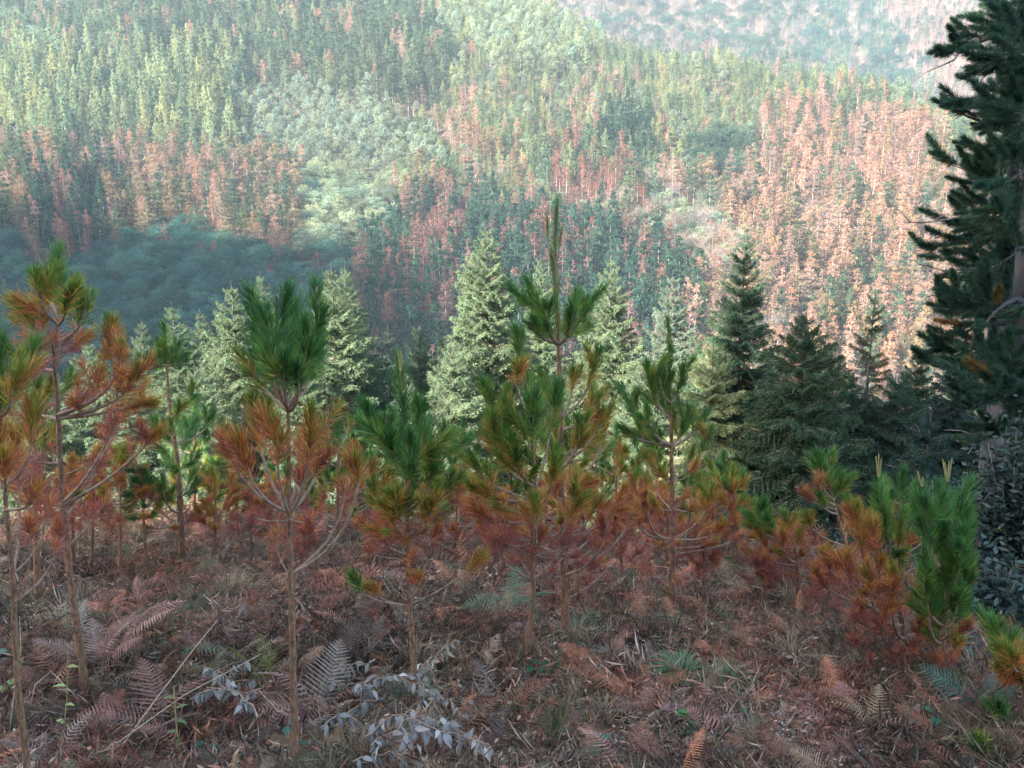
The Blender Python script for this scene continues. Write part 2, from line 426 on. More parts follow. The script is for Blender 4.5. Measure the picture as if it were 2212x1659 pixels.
def inpoly(u, v, poly):
    c = False; n = len(poly)
    for i in range(n):
        x1, y1 = poly[i]; x2, y2 = poly[i - 1]
        if (y1 > v) != (y2 > v) and u < (x2 - x1) * (v - y1) / (y2 - y1) + x1: c = not c
    return c
PINE = (.085, .125, .075); FIR = (.165, .225, .125); FIRL = (.25, .29, .15); TEAL = (.07, .16, .13); DEAD = (.33, .205, .155)
DEAD2 = (.24, .12, .10); HALF = (.24, .19, .115); PALE = (.25, .31, .21); EUC = (.22, .27, .20); BARE = (.30, .25, .23); BLUE = (.08, .13, .09)
REG = [  # polygon in the photo, what grows there [(share, kind, colour, height)], words for its place
 ([(1640, 215), (1700, 190), (1900, 205), (2030, 250), (2060, 330), (2060, 400), (1760, 420), (1640, 300)], [(.70, 'dead', (.34, .205, .16), 13), (.14, 'pine', HALF, 13), (.16, 'pine', PINE, 13)], 'in the big brown stand high up'),
 ([(1480, 270), (1600, 270), (1620, 350), (1510, 370)], [(1, 'broad', BLUE, 11)], 'beside the big brown stand'),
 ([(1290, 225), (1400, 225), (1410, 330), (1300, 290)], [(.9, 'fir', (.04, .08, .05), 14), (.1, 'pine', PINE, 14)], 'in the mid-slope clump tinted dark as shade'),  # dark fir tint stands in for a small patch of ravine shade
 ([(1170, 280), (1300, 270), (1400, 310), (1390, 420), (1180, 400)], [(.42, 'dead', DEAD2, 14), (.3, 'pine', PINE, 14), (.28, 'fir', FIR, 14)], 'around the mid-slope clump tinted dark as shade'),
 ([(930, 225), (990, 235), (1110, 290), (1120, 330), (980, 310)], [(.5, 'dead', DEAD, 13), (.3, 'pine', HALF, 13), (.2, 'fir', FIR, 13)], 'in the small brown patch'),
 ([(645, 330), (850, 335), (870, 430), (800, 505), (640, 520)], [(.9, 'broad', PALE, 9), (.1, 'broad', TEAL, 9)], 'in the pale rounded grove'),
 ([(0, 470), (60, 470), (90, 545), (230, 500), (380, 440), (480, 470), (600, 525), (700, 500), (790, 540), (730, 620), (760, 760), (0, 760)], [(.97, 'broad', TEAL, 9), (.03, 'dead', DEAD2, 9)], 'in the shaded low grove'),
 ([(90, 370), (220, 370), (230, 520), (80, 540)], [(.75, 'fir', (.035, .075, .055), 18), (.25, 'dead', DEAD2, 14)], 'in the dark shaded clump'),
 ([(0, 290), (330, 285), (650, 330), (640, 520), (330, 520), (0, 470)], [(.46, 'dead', DEAD, 13), (.27, 'pine', HALF, 13), (.27, 'pine', PINE, 13)], 'in the long brown band'),
 ([(500, 200), (640, 170), (800, 190), (880, 250), (960, 330), (860, 370), (650, 330), (520, 290)], [(.92, 'column', EUC, 12), (.08, 'fir', FIR, 12)], 'in the pale slim grove'),
 ([(0, 100), (520, 110), (510, 300), (0, 300)], [(.42, 'fir', FIRL, 20), (.3, 'fir', FIR, 20), (.15, 'pine', PINE, 14), (.13, 'broad', BLUE, 11)], 'above the brown band'),
 ([(760, 440), (1000, 400), (1320, 470), (1500, 560), (1480, 900), (740, 900), (740, 600)], [(.30, 'dead', (.20, .11, .095), 17), (.48, 'pine', (.05, .10, .07), 17), (.25, 'fir', (.055, .11, .08), 16)], 'in the shaded mixed stand'),  # dead pine tint lowered here to paint in the stand's shade
 ([(860, 340), (1180, 400), (1180, 470), (860, 470)], [(.25, 'pine', HALF, 13), (.35, 'broad', PALE, 9), (.33, 'fir', FIRL, 12), (.07, 'dead', DEAD, 13)], 'above the shaded stand'),
 ([(1180, 410), (1480, 390), (1620, 470), (1600, 600), (1320, 560), (1200, 470)], [(.4, 'broad', PALE, 9), (.22, 'bare', BARE, 10), (.2, 'column', EUC, 10), (.18, 'dead', DEAD, 12)], 'on the sunlit pale strip'),
 ([(1400, 370), (1640, 370), (1640, 300), (1760, 420), (2060, 400), (2300, 420), (2300, 1000), (1480, 1000), (1480, 560), (1600, 600), (1620, 470)], [(.46, 'dead', DEAD, 17), (.22, 'pine', HALF, 16), (.20, 'pine', PINE, 16), (.06, 'broad', PALE, 9), (.06, 'bare', BARE, 12)], 'on the sunlit lower slope'),
 ([(230, -900), (900, -900), (960, 210), (880, 210), (640, 170), (520, 190), (230, 110)], [(.62, 'pine', PINE, 15), (.16, 'dead', DEAD, 14), (.22, 'fir', FIR, 15)], 'in the dark top stand'),
 ([(-400, -900), (230, -900), (230, 110), (-400, 110)], [(.4, 'pine', PINE, 14), (.22, 'broad', PALE, 10), (.14, 'dead', DEAD, 13), (.24, 'fir', FIR, 14)], 'in the top left corner'),
 ([(860, 30), (1150, -60), (1330, 60), (1200, 130), (900, 60)], [(.8, 'column', PALE, 12), (.2, 'fir', FIRL, 13)], 'near the nearer crest'),
]
DEFAULT = ([(.50, 'fir', FIR, 9.2), (.30, 'fir', FIRL, 9.2), (.14, 'column', EUC, 8.5), (.04, 'pine', PINE, 12), (.02, 'dead', DEAD, 11)], 'on the sunlit middle slope')
def far_pts(y0, y1, sp_fn, umin, umax):
    out_ = []
    y = y0
    while y < y1:
        s_ = sp_fn(y)
        x0, x1 = (umin - 1106) / FPX * y * 1.03, (umax - 1106) / FPX * y * 1.03
        xs = np.arange(x0, x1, s_) + (rng.random() * s_)
        xs = xs + (rng.random(len(xs)) - .5) * s_ * .75
        ys = y + (rng.random(len(xs)) - .5) * s_ * .8
        out_.append(np.stack([xs, ys], -1)); y += s_ * .9
    return np.vstack(out_)
def plant_far():
    P = far_pts(126, 470, lambda y: 4.0, -120, 2330)
    z = terrain(P[:, 0], P[:, 1]); W = np.column_stack([P, z])
    uu = 1106 + FPX * P[:, 0] / P[:, 1]
    keepm = P[:, 1] < np.interp(uu, SKY_U, SKY_YC) + 25
    W = W[keepm]
    mid = W.copy(); mid[:, 2] += 8.5
    u, v, f = proj(mid)
    keepm = (v > -260)
    W, u, v, f = W[keepm], u[keepm], v[keepm], f[keepm]
    rows = []; HUE2 = {}; HUEN = {'dead': 'faded pinkish', 'fir': 'hazy green', 'broad': 'hazy green', 'bare': 'hazy grey', 'pine': 'hazy dark green'}
    PN = vnoise(W[:, 0], W[:, 1], 17) * .6 + vnoise(W[:, 0] + 9, W[:, 1], 7) * .4
    for i in range(len(W)):
        ju, jv = u[i] + rnd.gauss(0, 9), v[i] + rnd.gauss(0, 9)
        spec, place = DEFAULT
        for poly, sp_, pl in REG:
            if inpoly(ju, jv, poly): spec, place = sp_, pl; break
        r_ = min(.999, max(0, rnd.random() + (PN[i] - .5) * .85)); acc = 0
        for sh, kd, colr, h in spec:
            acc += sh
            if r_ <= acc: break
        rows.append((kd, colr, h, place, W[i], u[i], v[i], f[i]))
    # the farther mountainside, top right, seen over the edge of the nearer one
    P = far_pts(500, 880, lambda y: 6.2, 1020, 2330)
    z = terrain(P[:, 0], P[:, 1]); W2 = np.column_stack([P, z]); mid = W2.copy(); mid[:, 2] += 8
    u2, v2, f2 = proj(mid)
    for i in range(len(W2)):
        if v2[i] < -120: continue
        uu_, vv_ = u2[i] + rnd.gauss(0, 12), v2[i] + rnd.gauss(0, 8)
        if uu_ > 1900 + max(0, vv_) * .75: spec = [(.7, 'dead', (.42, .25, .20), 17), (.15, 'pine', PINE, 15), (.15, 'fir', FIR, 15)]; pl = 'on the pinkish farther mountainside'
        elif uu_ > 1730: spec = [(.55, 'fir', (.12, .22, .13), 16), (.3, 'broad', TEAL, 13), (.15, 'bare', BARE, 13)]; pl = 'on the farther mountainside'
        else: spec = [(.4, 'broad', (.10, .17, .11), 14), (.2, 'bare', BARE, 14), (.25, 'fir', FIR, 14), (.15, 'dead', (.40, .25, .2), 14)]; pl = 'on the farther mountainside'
        r_ = rnd.random(); acc = 0
        for sh, kd, colr, h in spec:
            acc += sh
            if r_ <= acc: break
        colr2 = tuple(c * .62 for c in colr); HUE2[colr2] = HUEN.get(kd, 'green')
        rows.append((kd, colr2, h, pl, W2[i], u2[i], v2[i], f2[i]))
    NAME = {'fir': ('fir_tree', 'fir tree', 'fir'), 'pine': ('pine_tree', 'pine tree', 'pine'), 'dead': ('dead_pine_tree', 'dead pine', 'browned pine'),
            'broad': ('broadleaf_tree', 'broadleaf tree', 'rounded broadleaf tree'), 'column': ('columnar_tree', 'columnar tree', 'slim columnar tree'), 'bare': ('bare_tree', 'bare tree', 'leafless grey tree')}
    HUE = {(.34, .205, .16): 'rust-pink', (.20, .11, .095): 'brick-red', FIR: 'green', FIRL: 'yellow-green', TEAL: 'blue-green', DEAD: 'rust-pink', DEAD2: 'brick-red', HALF: 'half-browned', PALE: 'pale green', EUC: 'grey-green', PINE: 'dark green', BARE: 'grey', BLUE: 'dark', **HUE2}
    for kd in KINDS:
        rs = [r for r in rows if r[0] == kd]
        rs.sort(key=lambda r: r[7])
        vis = [r for r in rs if -20 < r[5] < 2232 and -60 < r[6] < 905]
        indiv = set(id(r) for r in vis[:{'fir': 200, 'pine': 230, 'dead': 280, 'broad': 240, 'column': 150, 'bare': 70}[kd]])
        cells = {}
        for r in rs:
            if id(r) in indiv: cells.setdefault((HUE.get(r[1], 'deep green'), r[3]), []).append(r)
        where = {}
        for key, rr_ in cells.items():
            us = sorted(x[5] for x in rr_); vs = sorted(x[6] for x in rr_); n_ = len(rr_)
            for x in rr_:
                if n_ < 8: where[id(x)] = ''; continue
                nc = 5 if n_ > 60 else 3
                a = min(nc - 1, us.index(x[5]) * nc // n_); b = min(2, vs.index(x[6]) * 3 // n_)
                cw = ('at the left end', 'left of the middle', 'in the middle', 'right of the middle', 'at the right end') if nc == 5 else ('at the left', 'in the middle', 'at the right')
                where[id(x)] = ', ' + ('upper', 'middle', 'lower')[b] + ' rows ' + cw[a]
        pts, ang, sc, ti, var = [], [], [], [], []
        for r in rs:
            _, colr, h, place, wpos, u_, v_, f_ = r
            H_ = h * rnd.uniform(.62, 1.1)
            br = rnd.choice((rnd.uniform(.55, .9), rnd.uniform(.9, 1.5))) if kd == 'broad' else rnd.uniform(.74, 1.24); hue = rnd.uniform(-.12, .12)
            tint = (colr[0] * br * (1 + hue), colr[1] * br, colr[2] * br * (1 - hue))
            k = rnd.randrange(len(FAR[kd])); a_ = rnd.random() * 6.283; wdt = (H_ * 1.15 if kd == 'broad' else H_ * .55 + 9) * rnd.uniform(.85, 1.15)
            if id(r) in indiv:
                nm, cat, word = NAME[kd]
                hue_ = HUE.get(colr, 'deep green')
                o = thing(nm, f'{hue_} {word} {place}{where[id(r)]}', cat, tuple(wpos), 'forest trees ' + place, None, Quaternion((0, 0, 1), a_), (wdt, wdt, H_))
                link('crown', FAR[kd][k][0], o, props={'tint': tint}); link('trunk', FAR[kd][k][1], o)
            else:
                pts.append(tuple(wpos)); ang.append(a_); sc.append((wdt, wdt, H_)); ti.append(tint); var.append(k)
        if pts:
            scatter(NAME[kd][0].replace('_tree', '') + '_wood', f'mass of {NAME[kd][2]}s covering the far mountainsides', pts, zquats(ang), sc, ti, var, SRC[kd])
plant_far()

# wood on the hill behind and left of the camera (shades the clearing), and on the slope below the spruces, and on the left ridge
def plant_woods():
    hx, hy = -math.sin(R(SUN_AZ)), -math.cos(R(SUN_AZ)); nx, ny = math.cos(R(SUN_AZ)), -math.sin(R(SUN_AZ))
    pts, ang, sc, ti, var = [], [], [], [], []
    s_ = 13.0
    while s_ < 62:
        u_ = -5.2 + (rnd.random() - .5)
        while u_ < 26:
            x, y = nx * u_ + hx * s_, ny * u_ + hy * s_
            az = math.degrees(math.atan2(x, y))
            if (abs(az) > 44 or y < 0) and math.hypot(x, y) > 8:
                H_ = rnd.uniform(13, 19); pts.append((x + rnd.uniform(-.6, .6), y + rnd.uniform(-.6, .6))); sc.append((H_ * 1.1, H_ * 1.1, H_))
            u_ += 2.6
        s_ += 2.9
    q = far_pts(46, 122, lambda y: 5.5, -300, 2500)
    for x, y in q:
        if y > 24: pts.append((x, y)); H_ = rnd.uniform(8, 11); sc.append((H_ * 1.1, H_ * 1.1, H_))
    n0 = len(pts)
    P = np.array(pts); z = terrain(P[:, 0], P[:, 1])
    for i in range(n0):
        br = rnd.uniform(.7, 1.2); ti.append((FIR[0] * br, FIR[1] * br, FIR[2] * br)); ang.append(rnd.random() * 6.28); var.append(rnd.randrange(4))
    scatter('fir_wood', 'fir wood on the slope below the spruces and behind the clearing', np.column_stack([P, z]), zquats(ang), sc, ti, var, SRC['fir'])
    pts = []
    for x in np.arange(-640, -95, 7.5):
        for y in np.arange(-70, 130, 8.5):
            if math.degrees(math.atan2(-x, y)) > 40: pts.append((x + rnd.uniform(-3, 3), y + rnd.uniform(-3, 3)))
    P = np.array(pts); z = terrain(P[:, 0], P[:, 1]); n0 = len(P)
    sc = [(14, 14, h) for h in rng.uniform(9, 15, n0)]
    scatter('pine_wood', 'pine wood on the ridge left of the valley', np.column_stack([P, z]), zquats(rng.random(n0) * 6.28), sc, [FIR] * n0, rng.integers(0, 4, n0), SRC['fir'])
plant_woods()

# ------------------------------------------------------------------ needle tufts, shared by every young pine
def tuft_mesh(name, L, nl, n, bend, seed, wd=.0025, a0=50, a1=12, stem=.0035, mat=None):
    r = np.random.default_rng(seed)
    s = r.random(n) ** .85
    ax = lambda t: np.stack([bend * t ** 2 * L, 0 * t, t * L], -1)
    P = ax(s); T = np.stack([2 * bend * s, 0 * s, np.ones(n)], -1); T /= np.linalg.norm(T, axis=1, keepdims=True)
    ph = r.random(n) * 6.2832
    B = np.stack([np.zeros(n), np.ones(n), np.zeros(n)], -1); A = np.cross(B, T)
    rad = np.cos(ph)[:, None] * A + np.sin(ph)[:, None] * B
    an = np.radians(a0 + (a1 - a0) * s ** 1.1 + r.normal(0, 9, n))
    d = np.cos(an)[:, None] * T + np.sin(an)[:, None] * rad
    ln = nl * (.5 + .6 * r.random(n)) * (1 - .35 * np.clip((s - .75) / .25, 0, 1))
    ln[r.random(n) < .06] *= .5
    up = d + T * .35 - np.array([0, 0, .12]) * (r.random(n)[:, None]) + r.normal(0, .09, (n, 3)); up /= np.linalg.norm(up, axis=1, keepdims=True)
    M_ = P + d * (ln * .5)[:, None]; E_ = M_ + up * (ln * .5)[:, None]
    wv = np.cross(d, r.normal(size=(n, 3))); wv /= np.linalg.norm(wv, axis=1, keepdims=True) + 1e-9; wv *= wd / 2
    V = np.stack([P - wv, P + wv, M_ - wv, M_ + wv, E_], 1).reshape(-1, 3)
    b = np.arange(n)[:, None] * 5
    F = np.concatenate([b + [0, 1, 3], b + [0, 3, 2], b + [2, 3, 4]], 0)
    mb = MB()
    mb.add(V, F, 0, age=np.repeat(1 - s, 5), rn=np.repeat(r.random(n), 5), rv=np.repeat(r.random(n), 5), along=np.tile([0, 0, .5, .5, 1], n))
    t = np.linspace(0, 1, 5); sv, st = tube(ax(t), stem, stem * .55, 5)
    mb.add(sv, st, 1, age=.5, rn=.5)
    return mb.mesh(name, [mat or m_needle, m_branch])
TUFTS = {}
for i, L in enumerate((.09, .15, .24, .38)):
    TUFTS[i] = [tuft_mesh('needles', L, (.085, .11, .125, .13)[i], (140, 240, 370, 540)[i], b, 50 + i * 5 + j) for j, b in enumerate((-.18, .05, .22))]
TLEN = (.09, .15, .24, .38)
DEADT = {}
for i, L in enumerate((.09, .15, .24, .38)):
    DEADT[i] = [tuft_mesh('needles', L, (.08, .095, .10, .10)[i], (75, 125, 185, 270)[i], b, 150 + i * 5 + j, wd=.0022, a0=82, a1=25, stem=.0028) for j, b in enumerate((-.15, .1, .25))]
SPARSE = [tuft_mesh('needles', .2, .1, 110, .15, 90 + j, a0=120, a1=50) for j in range(2)]      # drooping dead needles
FINE = [tuft_mesh('needles', .26, .085, 560, b, 95 + j, wd=.0040, a0=75, a1=25, stem=.006, mat=m_oldneedle) for j, b in enumerate((-.1, .15))]

def bez(p0, p1, p2, n=7):
    return [p0 * (1 - t) ** 2 + p1 * 2 * t * (1 - t) + p2 * t * t for t in [i / (n - 1) for i in range(n)]]
def zrot(d, spin):
    return d.to_track_quat('Z', 'Y') @ Quaternion((0, 0, 1), spin)
def put_tuft(parent, origin, p, d, want, level, fat=1.0, pool=None):
    """a tuft of needles whose base is at p, pointing along d, 'want' metres long"""
    if pool is None:
        k = min(range(4), key=lambda q: abs(TLEN[q] - want)); me = rnd.choice((DEADT if level > .80 or (level > .66 and rnd.random() < .45) else TUFTS)[k]); base = TLEN[k]; level += rnd.gauss(0, .06)
    else: me = rnd.choice(pool); base = .26
    sc = want / base
    o = link('needles', me, parent, p - origin, zrot(d, rnd.random() * 6.28), (fat * (sc * .5 + .5), fat * (sc * .5 + .5), sc), {'lv': float(min(1.0, max(0.0, level)))})
    o['kind'] = 'stuff'
    return o
def add_branch(root, O, a, tip, tuft_len, level, fat=1.0, rad=.006, twigs=2, sag=.95, pool=None, bare=False, up=None, thin=False):
    """one limb: from a on the trunk to the tip, the needles along its last stretch"""
    mid = Vector((a.x + (tip.x - a.x) * sag, a.y + (tip.y - a.y) * sag, a.z + (tip.z - a.z) * .28))
    pts = bez(a, mid, tip, 8)
    total = sum((pts[i + 1] - pts[i]).length for i in range(7))
    V, T = tube([p - a for p in pts], rad, rad * .45, 6, .15)
    b = link('branch', mk('branch', V, T, [m_branch], smooth=True), root, a - O)
    if fat > .0 and pool is None: tuft_len *= .92
    if bare: return b
    tuft_len = min(tuft_len, total * .98)
    # walk back from the tip
    def back(dist):
        i = 7
        while i > 0 and dist > (pts[i] - pts[i - 1]).length:
            dist -= (pts[i] - pts[i - 1]).length; i -= 1
        if i == 0: return pts[0].copy(), (pts[1] - pts[0]).normalized()
        d = (pts[i] - pts[i - 1]).normalized(); return pts[i] - d * dist, d
    ns = max(1, int(math.ceil(tuft_len / .17)))
    for k in range(ns):
        p, _ = back(tuft_len * (ns - k) / ns); e_, _ = back(tuft_len * (ns - k - 1) / ns)
        last = k == ns - 1
        put_tuft(b, a, p, (e_ - p).normalized(), tuft_len / ns * (1.25 if not last else 1.0), level + .10 * (ns - 1 - k) * (1 if level > .15 else .4), fat * (1 if last or thin else 1.1), pool)
    if not thin:
        p2, d2 = back(tuft_len / ns * .5); put_tuft(b, a, p2, d2, tuft_len / ns * .5, level - .06, fat * .8, pool)
    for k in range(twigs - (1 if twigs > 1 and rnd.random() < .55 else 0)):
        dist = tuft_len * (.55 + .5 * k) + rnd.uniform(0, .05)
        p3, d3 = back(min(dist, total * .8))
        sd = Vector((rnd.uniform(-1, 1), rnd.uniform(-1, 1), rnd.uniform(.2, 1))).normalized()
        q = (d3 * .7 + sd * .8).normalized(); tl = tuft_len * rnd.uniform(.35, .6) + .03
        e = p3 + q * tl * .6
        V, T = tube([p3 - a, e - a], rad * .5, rad * .3, 4)
        tw = link('twig', mk('twig', V, T, [m_branch]), b)
        put_tuft(b, a, p3 + q * tl * .25, q, tl, level + rnd.uniform(.05, .22), fat * .95, pool)
    return b
def sapling(label, d, trunk, r0, branches, leader=None, auto=None, candle=None, bark=None, group='young pines in the clearing', fat=1.06, name='pine_sapling', cat='pine sapling'):
    """trunk: [(u, v)...] from the base up, at depth d; branches: (v on trunk, tip u, tip v, dy, tuft px, level[, options])"""
    P = [at(u, v, d) for u, v in trunk]
    O = P[0].copy(); O.z = min(O.z, tz(O.x, O.y)) - .02
    root = thing(name, label, cat, O, group)
    P[0] = O.copy()
    k = len(P); px = d / FPX
    V, T = tube([p - O for p in P], r0, r0 * .38, 9, .06)
    # finer trunk: resample
    F = []
    for i in range(k - 1):
        n_ = max(2, int((P[i + 1] - P[i]).length / .05))
        F += [P[i].lerp(P[i + 1], q / n_) for q in range(n_)]
    F.append(P[-1])
    V, T = tube([p - O + Vector((math.sin(j * 1.7), math.cos(j * 1.1), 0)) * r0 * .06 for j, p in enumerate(F)], r0, r0 * .38, 10, .1, [r0 * (1 - .82 * (j / (len(F) - 1)) ** 1.25) * (1 + .06 * math.sin(j * 2.3)) for j in range(len(F))])
    link('trunk', mk('trunk', V, T, [bark or m_bark], smooth=True), root)
    def on(v):
        vs = [t[1] for t in trunk]
        for i in range(k - 1):
            if vs[i] >= v >= vs[i + 1]:
                t = (vs[i] - v) / (vs[i] - vs[i + 1]); return P[i].lerp(P[i + 1], t)
        return P[-1].copy() if v < vs[-1] else P[0].copy()
    for br in branches:
        va, tu, tv, dy, tpx, lev = br[:6]
        opt = br[6] if len(br) > 6 else {}
        a = on(va); tip = at(tu, tv, d + dy)
        rr_ = opt.pop('rad', r0 * .42)
        add_branch(root, O, a, tip, tpx * px, lev, fat * opt.pop('fat', 1.0), rr_, **opt)
    if leader:
        for (v0, v1, lev, fat_) in leader:          # needles along the trunk itself
            a, b = on(v0), on(v1); ln = (b - a).length; st = max(1, int(round(ln / .2)))
            for q in range(st):
                p = a.lerp(b, q / st); put_tuft(root, O, p, (b - a).normalized(), ln / st * 1.1, lev, fat_ * fat)
    if auto:
        for (v, nb, reach, rise, tpx, lev) in auto:  # a whorl of limbs round the trunk
            a0 = rnd.random() * 6.28
            nb = max(3, int(nb * (1.0 if lev > .6 else .75) + rnd.random()))
            for q in range(nb):
                an = a0 + q * 6.283 / nb + rnd.uniform(-.35, .35); L = reach * px * rnd.uniform(.4, 1.05)
                a = on(v + rnd.uniform(-4, 4)); tip = a + Vector((math.cos(an) * L, math.sin(an) * L, rise * px * rnd.uniform(.6, 1.25)))
                add_branch(root, O, a, tip, tpx * px * rnd.uniform(.55, 1.0), lev + rnd.uniform(-.2, .14), fat * .9, r0 * .24, twigs=rnd.choice((1, 2)))
    if candle:
        for (u, v, u2, v2) in candle:
            a, b = at(u, v, d), at(u2, v2, d); V, T = tube([Vector((0, 0, 0)), (b - a) * .6, b - a], .005, .003, 5)
            link('candle', mk('candle', V, T, [m_shoot]), root, a - O)
    return root

def build_saplings():
    B = lambda **k: k
    # the straight-stemmed sapling with the big green brush, left of the middle
    sapling('tall bare-stemmed young pine with a thick green brush on top, left of the middle', 2.85,
        [(636, 1655), (630, 1300), (625, 1100), (622, 880), (600, 800), (596, 640)], .0175,
        [(880, 548, 632, -.05, 225, .03, B(fat=1.0, rad=.010, twigs=0)), (880, 578, 668, -.2, 190, .02, B(rad=.01, twigs=0, fat=.8)), (882, 684, 618, .0, 235, .02, B(rad=.010, twigs=0, fat=1.0)), (885, 660, 690, -.2, 170, .05, B(twigs=0, fat=.85)),
         (885, 540, 760, .15, 120, .16, B(twigs=1, fat=.8)), (885, 690, 720, .2, 130, .05, B(twigs=0, fat=.85)), (885, 560, 720, .25, 160, .08, B(twigs=0)), (885, 632, 660, .15, 200, .0, B(twigs=0)), (888, 610, 770, -.3, 90, .05, B(twigs=1)), (888, 645, 790, -.28, 80, .08, B(twigs=1)),
         (1108, 485, 930, .0, 125, .60, B(rad=.008, twigs=1)), (1108, 545, 860, .15, 140, .42, B(rad=.009, twigs=1)), (1108, 590, 905, -.15, 120, .55, B(twigs=1)), (1108, 520, 950, -.1, 110, .66, B(twigs=1)),
         (1108, 668, 885, -.1, 150, .46, B(rad=.008, twigs=1)), (1108, 690, 960, .1, 90, .66, B(twigs=1)), (1108, 655, 1000, .15, 70, .78, B(twigs=1)),
         (1108, 645, 950, .3, 60, .7), (1238, 778, 985, -.05, 85, .50, B(rad=.008, twigs=1, fat=.8)), (1238, 745, 1040, .1, 60, .8, B(twigs=1)), (1245, 590, 1150, .1, 60, .88, B(rad=.004, twigs=1)),
         (1108, 600, 1165, .02, 90, .85, B(bare=True, rad=.004))],
        leader=[(870, 640, .02, 1.0)], auto=[(1120, 4, 90, 30, 45, .92)])
    # the two at the left edge
    sapling('rust-needled young pine at the left edge on a thin crooked stem', 2.6,
        [(48, 1600), (40, 1500), (24, 1200), (8, 1050), (2, 900), (-8, 760)], .014,
        [(1050, 70, 880, -.05, 110, .52, B(twigs=2)), (1050, 40, 930, .1, 90, .56), (1060, -20, 900, 0, 120, .5), (1100, 75, 1060, -.1, 70, .78), (1240, 35, 1000, .15, 80, .85), (1240, 100, 1080, .1, 70, .88, B(rad=.004)),
         (1300, 128, 1130, .1, 70, .84, B(rad=.005)), (1300, 60, 1120, -.1, 80, .86, B(rad=.004)), (1060, 5, 980, -.2, 90, .6), (900, 60, 740, .1, 100, .3), (900, -30, 700, 0, 120, .2), (900, 25, 800, -.1, 100, .45)],
        leader=[(1050, 900, .55, 1.0), (900, 760, .2, 1.0)], fat=.95)
    sapling('forked young pine at the left, green and orange crown on pale stem', 3.5,
        [(165, 1330), (150, 1230), (135, 1090), (125, 900), (116, 760), (128, 690), (125, 560)], .019,
        [(690, 122, 560, 0, 110, .12, B(twigs=3)), (700, 70, 585, -.1, 90, .25, B(twigs=2)), (700, 160, 600, .1, 90, .22, B(twigs=2)), (740, 45, 655, 0, 80, .36, B(twigs=2)), (740, 185, 640, -.1, 85, .26, B(twigs=2)),
         (690, 100, 600, .3, 100, .25), (700, 140, 620, -.3, 100, .3), (690, 25, 690, .1, 90, .42), (760, 190, 720, .2, 60, .6),
         (760, 65, 730, -.1, 60, .84, B(twigs=3)), (760, 110, 720, -.2, 60, .9, B(twigs=3)), (765, 160, 745, .1, 50, .85, B(twigs=2)), (800, 80, 800, .1, 60, .92, B(twigs=2)),
         (895, 235, 690, .1, 110, .34, B(rad=.009, twigs=3)), (895, 265, 740, -.1, 90, .6, B(rad=.009, twigs=4)), (900, 215, 800, 0, 80, .72, B(twigs=4)), (905, 300, 790, 0, 90, .5, B(rad=.008, twigs=4)), (905, 330, 860, .1, 70, .56, B(twigs=4)),
         (1090, 345, 930, 0, 70, .66, B(rad=.009, twigs=3, sag=.5)), (1085, 255, 900, -.1, 60, .86, B(rad=.008, twigs=3, sag=.5)), (1085, 230, 980, .2, 60, .9, B(twigs=3, sag=.5)), (1120, 270, 880, .3, 70, .7, B(twigs=3, sag=.5)),
         (905, 180, 850, .2, 60, .86, B(twigs=3)), (905, 60, 900, .2, 60, .84, B(twigs=2)), (1000, 60, 1000, 0, 60, .9, B(twigs=2)), (1090, 90, 1040, -.2, 80, .84, B(twigs=3)), (1180, 230, 1080, .1, 60, .92, B(twigs=2, sag=.5))])
    sapling('green young pine beyond the left group with dense dark boughs low on its stem', 6.1,
        [(392, 1200), (384, 1000), (364, 860), (358, 760), (356, 700)], .028,
        [(790, 340, 735, 0, 65, .02, B(twigs=2)), (790, 385, 740, .1, 60, .04, B(twigs=2)), (790, 325, 770, -.2, 60, .0), (790, 400, 775, 0, 60, .02), (900, 415, 830, .1, 70, .02, B(rad=.012)), (900, 385, 870, -.2, 60, .3, B(rad=.01)),
         (1090, 350, 1045, -.3, 60, .12, B(twigs=3))],
        leader=[(790, 705, .0, .9)], auto=[(960, 6, 95, 60, 75, .04), (1010, 7, 110, 50, 80, .0), (1060, 6, 90, 40, 70, .12), (1110, 5, 80, 20, 45, .85)], fat=1.05)
